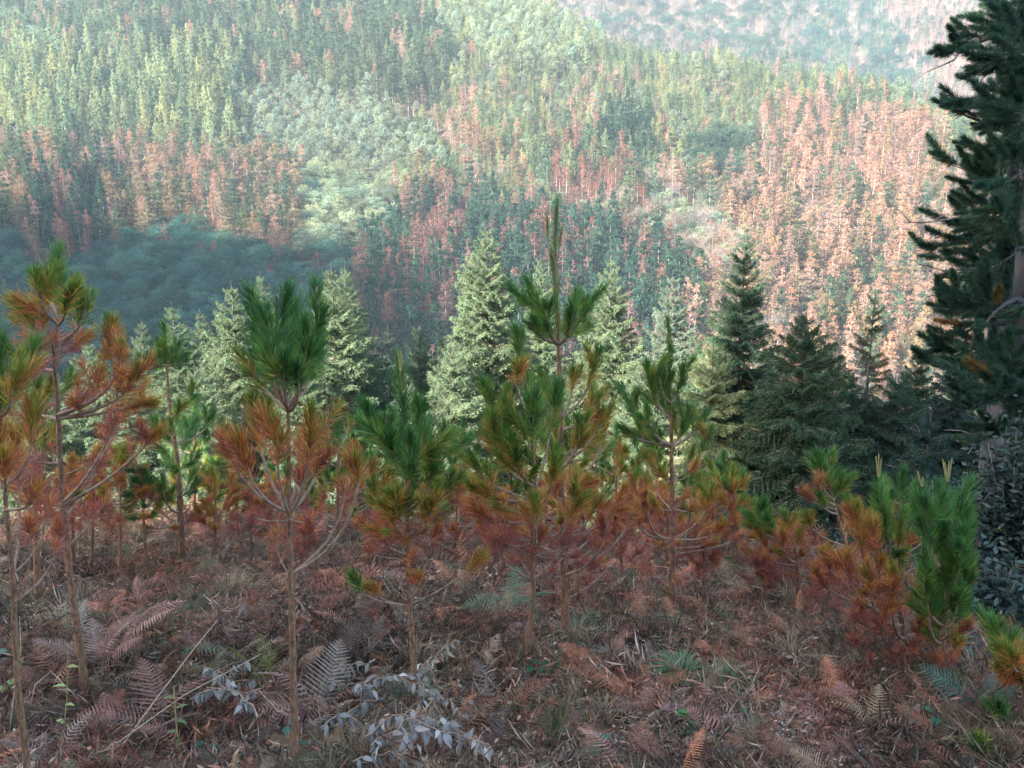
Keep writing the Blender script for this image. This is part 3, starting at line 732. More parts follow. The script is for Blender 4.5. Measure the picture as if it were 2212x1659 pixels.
    # centre left
    sapling('young pine with upright green brushes and a bowl of bare lower limbs', 3.5,
        [(896, 1480), (892, 1400), (884, 1290), (880, 1150), (878, 1000), (868, 860), (864, 780)], .017,
        [(1010, 790, 870, 0, 130, .08, B(twigs=2)), (1030, 835, 900, -.2, 140, .1, B(twigs=2)), (1030, 905, 870, .1, 150, .03, B(twigs=2)), (1090, 962, 925, 0, 140, .1, B(twigs=2)), (1100, 935, 960, -.25, 120, .08, B(twigs=2)),
         (1060, 860, 930, .25, 140, .06), (1060, 890, 940, -.3, 140, .06), (1130, 970, 1020, .1, 100, .15), (1130, 850, 1060, -.2, 90, .3, B(twigs=3)), (1130, 800, 1040, .1, 90, .35, B(twigs=2)), (1155, 835, 1080, -.1, 70, .42, B(twigs=3)), (1155, 930, 1080, -.2, 80, .45, B(twigs=2)), (1155, 955, 1100, .2, 70, .35),
         (1155, 770, 960, .2, 90, .6, B(twigs=3)), (1200, 780, 1120, .1, 60, .82, B(twigs=3)), (1200, 810, 1180, .2, 60, .86, B(twigs=3)),
         (1308, 757, 1242, -.1, 60, .3, B(rad=.006, twigs=0, sag=.9)), (1308, 800, 1262, -.05, 45, .52, B(rad=.006, twigs=1, sag=.9)), (1305, 1042, 1200, .1, 62, .56, B(rad=.006, twigs=0, sag=.6)), (1300, 850, 1200, .1, 40, .9, B(rad=.003, bare=True)), (1300, 925, 1180, .2, 40, .9, B(rad=.003, bare=True)), (1300, 815, 1190, .1, 30, .9, B(rad=.003, bare=True)), (1290, 905, 1240, -.1, 40, .6, B(twigs=1, rad=.004))],
        leader=[(1130, 790, .04, 1.0)], auto=[(1165, 6, 100, 40, 60, .8), (1210, 5, 100, 50, 50, .92), (1100, 5, 80, 60, 70, .3)], candle=[(865, 800, 860, 762), (866, 800, 870, 765), (864, 800, 866, 758)])
    # the tall centre one
    sapling('tallest young pine, its long thin leader above a green bowl of needles', 4.3,
        [(1225, 1395), (1216, 1200), (1211, 1000), (1210, 850), (1206, 742), (1200, 600), (1198, 450)], .024,
        [(745, 1150, 605, 0, 118, .06, B(twigs=1, thin=True)), (745, 1262, 640, .1, 112, .08, B(twigs=1)), (745, 1240, 660, -.2, 100, .1, B(twigs=1)), (745, 1170, 680, .2, 100, .06, B(twigs=1)), (745, 1180, 650, -.25, 112, .05, B(twigs=1)), (745, 1225, 690, .3, 60, .08),
         (742, 1145, 690, -.1, 70, .12), (742, 1265, 700, .2, 60, .15), (560, 1181, 478, 0, 50, .35, B(twigs=0, rad=.004, fat=.25)), (560, 1212, 500, 0, 40, .35, B(twigs=0, rad=.004, fat=.25)),
         (905, 1290, 755, .1, 105, .2, B(twigs=1, rad=.008)), (905, 1240, 800, .1, 60, .3), (930, 1290, 850, 0, 70, .4), (905, 1170, 800, .2, 90, .2), (1000, 1300, 880, 0, 80, .36, B(twigs=3)), (1010, 1255, 900, -.2, 90, .3, B(twigs=3)),
         (1160, 1345, 1050, -.2, 80, .6, B(rad=.007)), (1165, 1290, 1075, .1, 70, .5), (1240, 1370, 1085, .1, 80, .62, B(rad=.008)), (1240, 1310, 1120, -.2, 60, .8), (1290, 1330, 1180, .1, 40, .9, B(bare=True, rad=.005))],
        leader=[(745, 560, .14, .5), (560, 455, .18, .36)], auto=[(990, 5, 85, 60, 80, .3), (1080, 6, 110, 70, 80, .5), (1130, 6, 120, 60, 70, .66), (1200, 7, 130, 60, 60, .86), (1240, 5, 120, 60, 50, .95)], candle=[(1198, 470, 1197, 448)])
    sapling('bushy young pine with yellow tips and a bent foot, just left of the tallest', 3.95,
        [(1135, 1490), (1140, 1400), (1152, 1290), (1150, 1180), (1158, 1050), (1150, 900), (1128, 780)], .019,
        [(900, 1122, 720, 0, 90, .15, B(twigs=1)), (905, 1115, 785, -.2, 60, .4, B(twigs=1)), (1000, 1055, 830, 0, 90, .18, B(twigs=3)), (1000, 1090, 870, -.2, 100, .22, B(twigs=3)), (1050, 1060, 900, -.2, 100, .28, B(twigs=3)), (1050, 1150, 860, -.3, 110, .14, B(twigs=3)), (1050, 1195, 830, .1, 130, .16, B(twigs=2)), (1050, 1110, 940, -.3, 110, .2, B(twigs=3)),
         (1080, 1015, 980, 0, 80, .22, B(twigs=3)), (1085, 1010, 1040, -.1, 80, .4, B(twigs=3)), (1090, 1200, 970, -.35, 100, .3, B(twigs=3)), (1130, 1030, 1100, -.1, 60, .7, B(twigs=3)), (1180, 1160, 1080, -.4, 70, .4, B(twigs=2)), (1180, 1245, 1050, -.2, 90, .4, B(twigs=3, rad=.007)), (1180, 1090, 1110, .1, 60, .75, B(twigs=3)), (1250, 1060, 1150, 0, 50, .9, B(twigs=3)), (1250, 1120, 1170, .1, 50, .92, B(twigs=3)), (1250, 1220, 1140, .1, 50, .9, B(twigs=3))],
        leader=[(1000, 800, .22, .9)], auto=[(1120, 5, 100, 50, 60, .6), (1170, 7, 120, 60, 60, .8), (1200, 6, 120, 50, 55, .92)])
    sapling('slim young pine standing behind the bushy one with rust lower limbs, right of centre', 5.0,
        [(1250, 1330), (1245, 1200), (1232, 1050), (1230, 900)], .02, [(1050, 1310, 900, 0, 70, .4), (1050, 1200, 920, 0, 70, .4), (1000, 1330, 960, .3, 60, .3)],
        leader=[(1010, 900, .15, 1.0)], auto=[(1020, 5, 70, 60, 60, .25), (1100, 6, 90, 50, 60, .62), (1160, 6, 100, 50, 50, .85), (1210, 6, 100, 40, 50, .95)])
    # right of centre
    sapling('symmetrical young pine with bright green side brushes and a straight reddish stem', 4.9,
        [(1455, 1250), (1452, 1100), (1450, 900), (1446, 800), (1445, 700)], .023,
        [(905, 1398, 785, 0, 100, .1, B(twigs=2)), (905, 1418, 800, .1, 110, .1, B(twigs=2)), (960, 1368, 850, 0, 100, .1, B(twigs=2)), (960, 1350, 920, -.1, 60, .1, B(twigs=3)), (960, 1400, 880, -.2, 90, .12, B(twigs=2)), (965, 1375, 945, .1, 50, .16, B(twigs=3)),
         (870, 1474, 790, 0, 80, .08, B(twigs=1)), (870, 1425, 800, -.1, 90, .08), (960, 1490, 880, 0, 80, .08, B(twigs=3)), (965, 1520, 890, .1, 60, .1, B(twigs=2)), (1035, 1530, 930, 0, 60, .2, B(twigs=2, rad=.008)), (1035, 1400, 980, 0, 50, .5, B(rad=.008)), (1140, 1375, 1110, -.2, 40, .5),
         (1140, 1540, 1050, 0, 70, .36, B(twigs=3, rad=.008)), (1140, 1560, 1130, -.2, 50, .6, B(rad=.008, twigs=3)), (1140, 1400, 1100, -.2, 30, .9, B(bare=True)), (1160, 1600, 1150, 0, 40, .7, B(rad=.007))],
        leader=[(905, 760, .06, .9), (760, 705, .12, .5)], auto=[(1040, 5, 80, 50, 50, .4), (1100, 6, 95, 40, 50, .58), (1150, 7, 110, 40, 50, .78), (1195, 6, 110, 35, 45, .95)], fat=.95)
    sapling('squat young pine, green on top and rust below, at the brow right of centre', 5.2,
        [(1728, 1280), (1722, 1200), (1700, 1130), (1660, 1090)], .018,
        [(1180, 1640, 1090, 0, 60, .12, B(twigs=3)), (1180, 1620, 1110, .1, 60, .15, B(twigs=3)), (1180, 1660, 1110, -.1, 50, .18, B(twigs=3)), (1200, 1700, 1110, 0, 50, .42, B(twigs=3)), (1200, 1730, 1130, .1, 50, .55, B(twigs=4)), (1210, 1690, 1150, -.2, 50, .65, B(twigs=4)), (1210, 1640, 1150, .1, 50, .62, B(twigs=4)), (1215, 1600, 1180, 0, 50, .8, B(twigs=3))],
        auto=[(1200, 6, 70, 30, 45, .7), (1225, 6, 70, 20, 40, .9)])
    sapling('leaning young pine with a bright green top and flame orange limb, right side', 4.6,
        [(1880, 1330), (1850, 1230), (1822, 1160), (1795, 1060), (1780, 1000)], .018,
        [(1080, 1768, 982, 0, 60, .08, B(twigs=3)), (1080, 1795, 985, .1, 60, .08, B(twigs=3)), (1080, 1820, 1030, 0, 60, .16, B(twigs=3)), (1090, 1770, 1030, -.1, 40, .7, B(twigs=2)), (1100, 1740, 1060, 0, 40, .74, B(twigs=3)), (1110, 1775, 1070, -.1, 50, .2, B(twigs=2)), (1150, 1835, 1075, .1, 50, .3, B(twigs=2)), (1170, 1830, 1110, .1, 50, .62, B(twigs=3)), (1180, 1745, 1110, 0, 40, .4), (1200, 1760, 1150, 0, 40, .9)],
        leader=[(1060, 1000, .1, .8)])
    sapling('broad rust-orange young pine with a few green tips, lower right', 3.9,
        [(1985, 1480), (1960, 1400), (1935, 1280), (1920, 1180), (1897, 1060)], .02,
        [(1300, 1852, 1095, 0, 80, .55, B(twigs=4)), (1300, 1890, 1130, -.1, 80, .62, B(twigs=4)), (1300, 1780, 1190, 0, 60, .62, B(twigs=4)), (1330, 1830, 1200, -.2, 70, .66, B(twigs=4)), (1330, 1760, 1230, .1, 60, .75, B(twigs=4)), (1350, 1880, 1230, -.3, 70, .6, B(twigs=4)), (1380, 1930, 1230, -.3, 70, .58, B(twigs=4)),
         (1390, 1860, 1300, -.2, 60, .8, B(twigs=4)), (1250, 1950, 1110, .1, 80, .3, B(twigs=3)), (1250, 1900, 1060, .1, 90, .12, B(twigs=3)), (1400, 1900, 1330, -.2, 60, .86, B(twigs=4)), (1400, 1990, 1330, -.2, 60, .84, B(twigs=4)), (1420, 1840, 1370, -.1, 50, .9, B(twigs=4)), (1430, 1940, 1400, -.3, 50, .92, B(twigs=4))],
        leader=[(1180, 1065, .1, 1.0)], auto=[(1200, 5, 80, 50, 70, .4), (1300, 7, 110, 50, 70, .72), (1370, 7, 110, 40, 60, .84), (1430, 7, 110, 30, 60, .95)],
        candle=[(1897, 1030, 1892, 985), (1898, 1030, 1898, 980), (1899, 1030, 1904, 990)])
    sapling('dense dark green young pine with pale candle shoots, lower right', 3.6,
        [(2030, 1530), (2032, 1420), (2042, 1300), (2045, 1150), (2040, 1040)], .02,
        [(1250, 2005, 1075, -.1, 140, .0, B(twigs=3, fat=1.15)), (1230, 2075, 1080, .1, 140, .0, B(twigs=3, fat=1.15)), (1250, 1982, 1050, .15, 130, .04, B(twigs=2)), (1300, 2085, 1150, -.15, 120, .0, B(twigs=3, fat=1.1)), (1330, 2090, 1210, -.1, 110, .02, B(twigs=3)), (1350, 1998, 1190, -.2, 110, .03, B(twigs=3, fat=1.1)), (1380, 2075, 1260, -.2, 100, .05, B(twigs=3)), (1390, 2010, 1270, -.2, 90, .08, B(twigs=3)), (1420, 2000, 1330, .1, 60, .6, B(twigs=2)), (1420, 2085, 1340, .1, 60, .6, B(twigs=2))],
        leader=[(1380, 1050, .0, 1.2)], auto=[(1230, 6, 60, 110, 90, .0), (1300, 6, 62, 90, 90, .02), (1360, 5, 60, 70, 80, .08), (1400, 5, 70, 50, 60, .45), (1440, 5, 60, 40, 50, .8)],
        candle=[(2045, 1040, 2036, 992), (2046, 1040, 2041, 998), (2047, 1040, 2050, 995), (2048, 1040, 2056, 990), (1990, 1050, 1982, 1018), (1992, 1050, 1994, 1030)], fat=.95)
    sapling('yellowing young pine cut by the right edge of the view', 3.0,
        [(2225, 1640), (2215, 1500), (2190, 1400), (2180, 1330)], .017,
        [(1450, 2165, 1350, 0, 90, .1, B(twigs=3)), (1450, 2190, 1400, -.1, 80, .42, B(twigs=3)), (1480, 2175, 1440, 0, 80, .52, B(twigs=3)), (1560, 2160, 1510, -.1, 110, .03, B(twigs=2)), (1600, 2180, 1570, .1, 90, .1), (1600, 2120, 1600, -.2, 100, .06, B(twigs=3)), (1620, 2070, 1640, -.1, 80, .0, B(twigs=2)), (1500, 2230, 1440, .1, 80, .7)],
        auto=[(1480, 5, 60, 60, 70, .3)])
    # the second rank beyond, in twos and threes
    extra = [
     (540, 1185, 1040, 6.4, .93, 'small dead rust pine left of the middle, beyond the bare-stemmed one'), (655, 1230, 1100, 5.6, .9, 'dead rust pine directly behind the bare-stemmed one'),
     (730, 1190, 880, 6.6, .25, 'dark green young pine between the brush-topped and the bowl-limbed ones'), (465, 1180, 1010, 6.2, .6, 'browned young pine left of the brush-topped one'),
     (260, 1160, 960, 5.7, .7, 'browned young pine behind the left pair, its base in the shade'), (985, 1210, 1010, 6.2, .85, 'dead young pine with a rusty skirt left of the bushy one'),
     (1330, 1190, 920, 6.6, .4, 'greenish young pine between the tallest and the symmetrical one'), (1340, 1250, 1080, 5.4, .9, 'dead rust pine left of the symmetrical one'),
     (1580, 1200, 1010, 6.0, .5, 'browned young pine right of the symmetrical one'), (75, 1190, 760, 5.0, .35, 'green and rust young pine behind the forked one'),
     (200, 1210, 1000, 5.8, .9, 'dead young pine below the long limbs of the forked one'), (840, 1215, 1090, 5.9, .95, 'dead rust pine behind the foot of the bowl-limbed one'),
     (1085, 1240, 1060, 5.6, .92, 'dead young pine behind the bent foot of the bushy one'), (1410, 1200, 1030, 6.4, .8, 'dead rust pine behind the symmetrical one'),
     (1520, 1260, 1120, 5.0, .9, 'low dead pine at the right foot of the symmetrical one'), (1790, 1330, 1180, 4.6, .88, 'low dead pine left of the broad rust one'),
     (1650, 1285, 1190, 5.0, .95, 'dead pine shrub below the squat one'), (1490, 1185, 1000, 6.8, .3, 'young green pine just beyond the brow right of centre'),
     (1945, 1300, 1010, 5.0, .1, 'green young pine behind the broad rust one'), (420, 1150, 860, 7.6, .1, 'dark green young pine at the far edge of the clearing, left'),
     (1000, 1150, 900, 7.4, .12, 'bluish green young pine at the far edge of the clearing, centre'), (690, 1150, 960, 8.0, .15, 'small green young pine at the far edge of the clearing'),
     (1290, 1150, 940, 7.6, .2, 'small green young pine in the gap right of the tallest'), (1395, 1140, 930, 8.4, .25, 'small green young pine beyond the symmetrical one'),
     (155, 1150, 1000, 6.0, .9, 'dead young pine at the brow behind the forked one'), (310, 1150, 1010, 5.8, .2, 'low green young pine at the brow behind the long bare limbs'),
     (500, 1150, 960, 7.7, .15, 'deep green young pine at the brow just left of the brush-topped one'), (585, 1160, 1020, 7.3, .85, 'rusty young pine at the brow under the brush-topped one'),
     (615, 1150, 980, 8.2, .1, 'green pine top at the brow seen through the rust skirt'), (770, 1165, 1020, 7.2, .9, 'dead young pine at the brow left of the upright brushes'),
     (800, 1150, 960, 8.0, .2, 'green young pine at the brow behind the upright brushes'), (930, 1160, 960, 7.6, .35, 'half-browned young pine at the brow right of the upright brushes'),
     (1040, 1175, 1010, 7.0, .8, 'rusty young pine at the brow behind the bushy one'), (1100, 1160, 980, 7.8, .15, 'green young pine at the brow behind the bushy one'),
     (1180, 1185, 1040, 6.6, .9, 'dead young pine behind the stem of the tallest one'), (1260, 1180, 1020, 6.8, .88, 'rusty young pine right behind the tallest one'),
     (1370, 1180, 1030, 6.4, .86, 'rusty young pine close left of the symmetrical one'), (1440, 1190, 1060, 6.2, .92, 'dead young pine behind the reddish stem'),
     (1540, 1195, 1040, 6.0, .8, 'rusty young pine at the brow right of the reddish stem'), (1560, 1170, 980, 7.0, .2, 'green young pine at the brow behind the squat one'),
     (1700, 1235, 1120, 5.8, .85, 'dead young pine at the brow behind the squat one'),
    ]
    for u, vb, vt, d, lev, lab in extra:
        hpx = vb - vt; whs = []
        nW = 4 if hpx < 200 else 5
        for q in range(nW):
            f = .22 + .62 * q / nW
            whs.append((vb - hpx * f, rnd.choice((4, 5, 5)), (1.15 - f) * hpx * .36 + 12, hpx * .2, 22 + hpx * .13, lev + (.5 - f) * .55))
        g = at(u, vb, d); bz = tz(g.x, d)
        # foot on the ground at this depth
        uf, vf, _ = proj(np.array([g.x, d, bz]))
        lean = rnd.uniform(-10, 10)
        sapling(lab, d, [(u + lean, float(vf)), (u, vb - hpx * .35), (u - lean * .4, vt + hpx * .2), (u, vt + 8)], .012 + hpx * .00003,
                [], leader=[(vt + hpx * .28, vt + 8, lev - .15, .9)], auto=whs, group='smaller young pines at the back of the clearing')
    # little dead seedlings standing in the litter
    seeds = [(518, 1190, 1115, 'upright rust-red dead seedling left of the bare stem'), (598, 1260, 1165, 'rust-red dead seedling touching the bare stem on its left'), (548, 1330, 1280, 'smallest red seedling in the litter left of the bare stem'),
             (1040, 1265, 1205, 'orange seedling with a green heart left of the bent-footed pine'), (1005, 1290, 1245, 'pale red seedling in the litter left of centre'), (1270, 1310, 1240, 'dead red seedling right of the tallest pine'),
             (1750, 1360, 1290, 'thin dead seedling in front of the leaning pine'), (1870, 1480, 1400, 'dead reddish seedling below the broad rust pine'), (1975, 1440, 1380, 'small rust seedling left of the dense green pine'), (140, 1240, 1150, 'rust-brown dead seedling in front of the forked pine')]
    for u, vb, vt, lab in seeds:
        g = ground_at(u, vb); h = (vb - vt) * g.y / FPX
        root = thing('dead_seedling', lab, 'pine seedling', g, 'dead seedlings in the litter')
        V, T = tube([Vector((0, 0, -.02)), Vector((rnd.uniform(-.01, .01), 0, h))], .004, .002, 5); link('stem', mk('stem', V, T, [m_branch]), root)
        lv_ = .62 if 'orange' in lab else .9
        for q in range(5):
            f = .25 + .15 * q; an = rnd.random() * 6.28
            put_tuft(root, Vector((0, 0, 0)), Vector((0, 0, h * f)), Vector((math.cos(an) * .55, math.sin(an) * .55, 1)).normalized(), h * .42, lv_ + rnd.uniform(-.06, .06), .5)
build_saplings()

# ------------------------------------------------------------------ spruces beyond the brow
def bough_mesh(seed, dark=False):
    """one spruce bough, 1 m long along +Y, with hanging side twigs"""
    r = np.random.default_rng(seed)
    mb = MB(); P = []; tipv = []
    n = 20
    for i in range(n):
        for s_ in (-1, 1):
            t = (i + r.random() * .8) / n
            L = (.10 + .34 * math.sin(math.pi * min(1, t * .78 + .12)) ** 1.1) * (1.02 - t * .5)
            an = math.radians(52 + r.normal() * 8)
            b0 = np.array([0, t, -.10 * t + .13 * t * t])
            dv = np.array([s_ * math.sin(an), math.cos(an), -.32 - .25 * r.random()])
            e = b0 + dv * L
            m = 12
            tt = np.linspace(.08, 1, m)
            q = b0 + dv * (L * tt)[:, None]; q[:, 2] -= .10 * L * tt ** 2
            P.append(q + r.normal(0, .02, (m, 3))); tipv.append(tt)
            V, T = tube([b0, e], .003, .001, 3); mb.add(V, T, 1, rn=.5)
    m = 30; tt = np.linspace(.15, 1.02, m); q = np.stack([0 * tt, tt, -.10 * tt + .13 * tt * tt], -1); P.append(q + r.normal(0, .012, (m, 3))); tipv.append(tt)
    P = np.vstack(P); tv = np.concatenate(tipv); nn = len(P)
    for rep in range(4):
        a = r.normal(size=(nn, 3)); a /= np.linalg.norm(a, axis=1, keepdims=True); b = r.normal(size=(nn, 3)); b[:, 1] += .6; b /= np.linalg.norm(b, axis=1, keepdims=True)
        s_ = .029 * (.7 + .6 * r.random(nn))[:, None]
        V = np.stack([P - a * s_ * .4, P + a * s_ * .4, P + b * s_ * 1.5], 1).reshape(-1, 3)
        mb.add(V, np.arange(3 * nn).reshape(-1, 3), 0, rn=np.repeat(np.clip(.25 + .42 * tv ** 2 + .35 * r.random(nn), 0, 1), 3))
    V, T = tube([(0, 0, 0), (0, .5, -.03), (0, 1, .03)], .012, .003, 4); mb.add(V, T, 1, rn=.5)
    return mb.mesh('bough', [m_leaf, m_graybark])
BOUGH = [bough_mesh(300 + i) for i in range(5)]
def spruce(label, u, v, d, wpx, tint, dens=1.0, bare=.0, group='spruces beyond the brow', vb=None, double=False):
    top = at(u, v, d); bz = tz(top.x, d)
    h = top.z - bz; O = Vector((top.x, d, bz))
    root = thing('spruce_tree', label, 'spruce', O, group)
    V, T = tube([(0, 0, -.3), (.02, 0, h * .5), (0, 0, h)], .010 * h + .02, .006, 8); link('trunk', mk('trunk', V, T, [m_oldbark], smooth=True), root)
    Rm = wpx * d / FPX * .5
    z = h - .14; k = 0
    vis_low = h - (1330 - v) * d / FPX * 1.05
    px = d / FPX
    cone = (1150 - v) * px          # length of crown over which it widens
    while z > max(.4, vis_low):
        f = min(1.0, (h - z) / cone)
        L0 = .12 + Rm * f ** .88 * 1.0
        nb = 5 if f < .15 else (8 if f < .5 else 10)
        a0 = rnd.random() * 6.28
        for q in range(int(nb * dens + .5)):
            an = a0 + q * 6.283 / nb + rnd.uniform(-.3, .3)
            # the far half of a crown is hidden by the near half: keep it, but thinner
            L = L0 * rnd.uniform(.72, 1.15)
            pit = math.radians(42 - 58 * min(1, f * 1.5) + rnd.uniform(-7, 7))
            qd = Quaternion((0, 0, 1), an) @ Quaternion((1, 0, 0), pit)
            br = rnd.uniform(.8, 1.18)
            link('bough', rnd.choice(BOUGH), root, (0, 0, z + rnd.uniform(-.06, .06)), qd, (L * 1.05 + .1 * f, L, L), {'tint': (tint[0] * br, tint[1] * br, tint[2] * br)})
        z -= .15 + .12 * min(1, f * 1.3) + .012 * h * .2
    # bare leader
    V, T = tube([(0, 0, 0), (0, 0, .22)], .008, .003, 4); link('leader', mk('leader', V, T, [m_oldbark]), root, (0, 0, h - .05))
    return root
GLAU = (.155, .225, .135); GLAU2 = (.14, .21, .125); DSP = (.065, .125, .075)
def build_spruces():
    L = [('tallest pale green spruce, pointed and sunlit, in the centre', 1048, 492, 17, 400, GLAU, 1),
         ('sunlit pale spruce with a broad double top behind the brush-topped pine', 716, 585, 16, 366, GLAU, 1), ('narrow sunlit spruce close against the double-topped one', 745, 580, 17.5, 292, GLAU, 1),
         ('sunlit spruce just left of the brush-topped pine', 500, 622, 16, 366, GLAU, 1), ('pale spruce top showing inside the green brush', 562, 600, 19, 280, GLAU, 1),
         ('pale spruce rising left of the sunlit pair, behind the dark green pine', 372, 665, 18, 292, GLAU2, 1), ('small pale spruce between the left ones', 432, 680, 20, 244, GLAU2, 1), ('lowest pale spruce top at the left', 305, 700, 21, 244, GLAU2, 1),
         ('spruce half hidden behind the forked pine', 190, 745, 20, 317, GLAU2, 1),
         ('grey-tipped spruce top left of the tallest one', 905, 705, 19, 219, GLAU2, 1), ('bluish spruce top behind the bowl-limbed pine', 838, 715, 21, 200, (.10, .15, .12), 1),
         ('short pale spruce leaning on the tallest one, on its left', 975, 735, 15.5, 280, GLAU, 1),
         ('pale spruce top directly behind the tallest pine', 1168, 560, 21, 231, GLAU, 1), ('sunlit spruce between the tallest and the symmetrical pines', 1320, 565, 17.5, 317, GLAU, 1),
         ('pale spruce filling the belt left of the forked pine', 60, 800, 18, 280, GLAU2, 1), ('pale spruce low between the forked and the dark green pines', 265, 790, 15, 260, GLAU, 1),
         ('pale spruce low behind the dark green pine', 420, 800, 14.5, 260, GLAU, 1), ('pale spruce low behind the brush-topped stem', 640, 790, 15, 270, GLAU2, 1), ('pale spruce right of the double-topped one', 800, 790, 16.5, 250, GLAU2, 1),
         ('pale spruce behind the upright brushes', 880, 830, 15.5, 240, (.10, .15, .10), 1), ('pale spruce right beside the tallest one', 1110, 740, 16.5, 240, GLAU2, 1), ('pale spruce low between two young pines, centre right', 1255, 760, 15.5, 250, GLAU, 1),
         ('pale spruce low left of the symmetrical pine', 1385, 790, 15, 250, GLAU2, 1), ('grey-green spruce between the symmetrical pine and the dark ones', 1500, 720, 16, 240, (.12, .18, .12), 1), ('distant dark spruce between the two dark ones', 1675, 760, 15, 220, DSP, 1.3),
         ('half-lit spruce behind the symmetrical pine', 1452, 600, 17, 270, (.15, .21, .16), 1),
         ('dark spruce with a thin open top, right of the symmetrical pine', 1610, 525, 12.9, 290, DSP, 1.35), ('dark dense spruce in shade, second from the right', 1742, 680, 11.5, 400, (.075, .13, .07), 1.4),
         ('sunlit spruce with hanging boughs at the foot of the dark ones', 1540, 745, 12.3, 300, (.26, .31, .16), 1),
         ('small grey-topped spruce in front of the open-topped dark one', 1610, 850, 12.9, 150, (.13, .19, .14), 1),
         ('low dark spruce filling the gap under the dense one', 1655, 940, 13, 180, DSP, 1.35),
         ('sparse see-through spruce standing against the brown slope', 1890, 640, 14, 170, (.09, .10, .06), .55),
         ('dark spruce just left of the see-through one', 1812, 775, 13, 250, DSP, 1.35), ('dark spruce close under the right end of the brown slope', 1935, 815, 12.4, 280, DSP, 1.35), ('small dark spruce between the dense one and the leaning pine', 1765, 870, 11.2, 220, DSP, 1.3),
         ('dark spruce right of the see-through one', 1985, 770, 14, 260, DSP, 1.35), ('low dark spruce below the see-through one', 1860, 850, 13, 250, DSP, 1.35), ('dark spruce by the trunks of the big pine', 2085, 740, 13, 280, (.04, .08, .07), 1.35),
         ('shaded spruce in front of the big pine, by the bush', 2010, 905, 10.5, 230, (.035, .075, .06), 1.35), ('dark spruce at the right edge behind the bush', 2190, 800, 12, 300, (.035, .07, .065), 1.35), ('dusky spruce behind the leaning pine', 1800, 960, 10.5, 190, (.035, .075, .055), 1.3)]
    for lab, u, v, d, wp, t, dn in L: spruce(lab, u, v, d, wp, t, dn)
build_spruces()

# ------------------------------------------------------------------ the big pines at the right edge
def big_pine(label, d, trunk, r0, r1, limbs, dead):
    P = [at(u, v, d + dd) for u, v, dd in trunk]
    O = P[0].copy(); O.z = tz(O.x, O.y) - .1
    P = [O] + P
    root = thing('pine_tree', label, 'pine tree', O, 'large old pines at the right edge')
    F = []
    for i in range(len(P) - 1):
        n_ = max(2, int((P[i + 1] - P[i]).length / .2)); F += [P[i].lerp(P[i + 1], q / n_) for q in range(n_)]
    F.append(P[-1])
    V, T = tube([p - O for p in F], r0, r1, 12, .09); link('trunk', mk('trunk', V, T, [m_oldbark], smooth=True), root)
    for va, u, v, dy, lev, sz in limbs:
        i = min(range(len(F)), key=lambda q: abs(float(proj(np.array(F[q]))[1]) - va)); a = F[i]
        tip = at(u, v, d + dy)
        mid = a.lerp(tip, .5) + Vector((0, 0, rnd.uniform(-.12, .18)))
        pts = bez(a, mid, tip, 9)
        V, T = tube([p - a for p in pts], .035, .008, 6, .15); b = link('limb', mk('limb', V, T, [m_oldbark], smooth=True), root, a - O)
        ln = (tip - a).length; n_ = max(7, int(ln * 11.5 * sz))
        for q in range(n_):
            t = .28 + .72 * (q + .5) / n_; j = min(7, int(t * 8)); p = pts[j].lerp(pts[j + 1], t * 8 - j)
            dr = (pts[j + 1] - pts[j]).normalized(); sd = Vector((rnd.uniform(-1, 1), rnd.uniform(-1, 1), rnd.uniform(-.35, .8))).normalized()
            dv = (dr * .6 + sd).normalized(); off = rnd.uniform(.03, .34) * sz * (1.1 - .4 * t)
            e = p + dv * off
            V, T = tube([p - a, e - a], .007, .004, 4); tw = link('twig', mk('twig', V, T, [m_oldbark]), b)
            put_tuft(b, a, e, (dv + Vector((0, 0, .25))).normalized(), rnd.uniform(.20, .32), lev + (rnd.random() < .012) * .5 + rnd.uniform(0, .12), 1.0, FINE)
            if rnd.random() < .7: put_tuft(b, a, p.lerp(e, .4), (dv + sd * .5 + dr * .4).normalized(), rnd.uniform(.18, .26), lev + rnd.uniform(0, .1), 1.0, FINE)
    for va, pts_ in dead:
        i = min(range(len(F)), key=lambda q: abs(float(proj(np.array(F[q]))[1]) - va)); a = F[i]
        pp = [a] + [at(u, v, d + dy) for u, v, dy in pts_]
        V, T = tube([p - a for p in pp], .018, .005, 5, .2); b = link('dead_limb', mk('dead_limb', V, T, [m_graybark]), root, a - O)
        for q in range(7):
            j = rnd.randrange(len(pp) - 1); p = pp[j].lerp(pp[j + 1], rnd.random()); e = p + Vector((rnd.uniform(-.25, .1), rnd.uniform(-.2, .2), rnd.uniform(-.15, .18)))
            V, T = tube([p - a, p.lerp(e, .5) - a + Vector((0, 0, .02)), e - a], .006, .002, 4); link('twig', mk('twig', V, T, [m_graybark]), b)
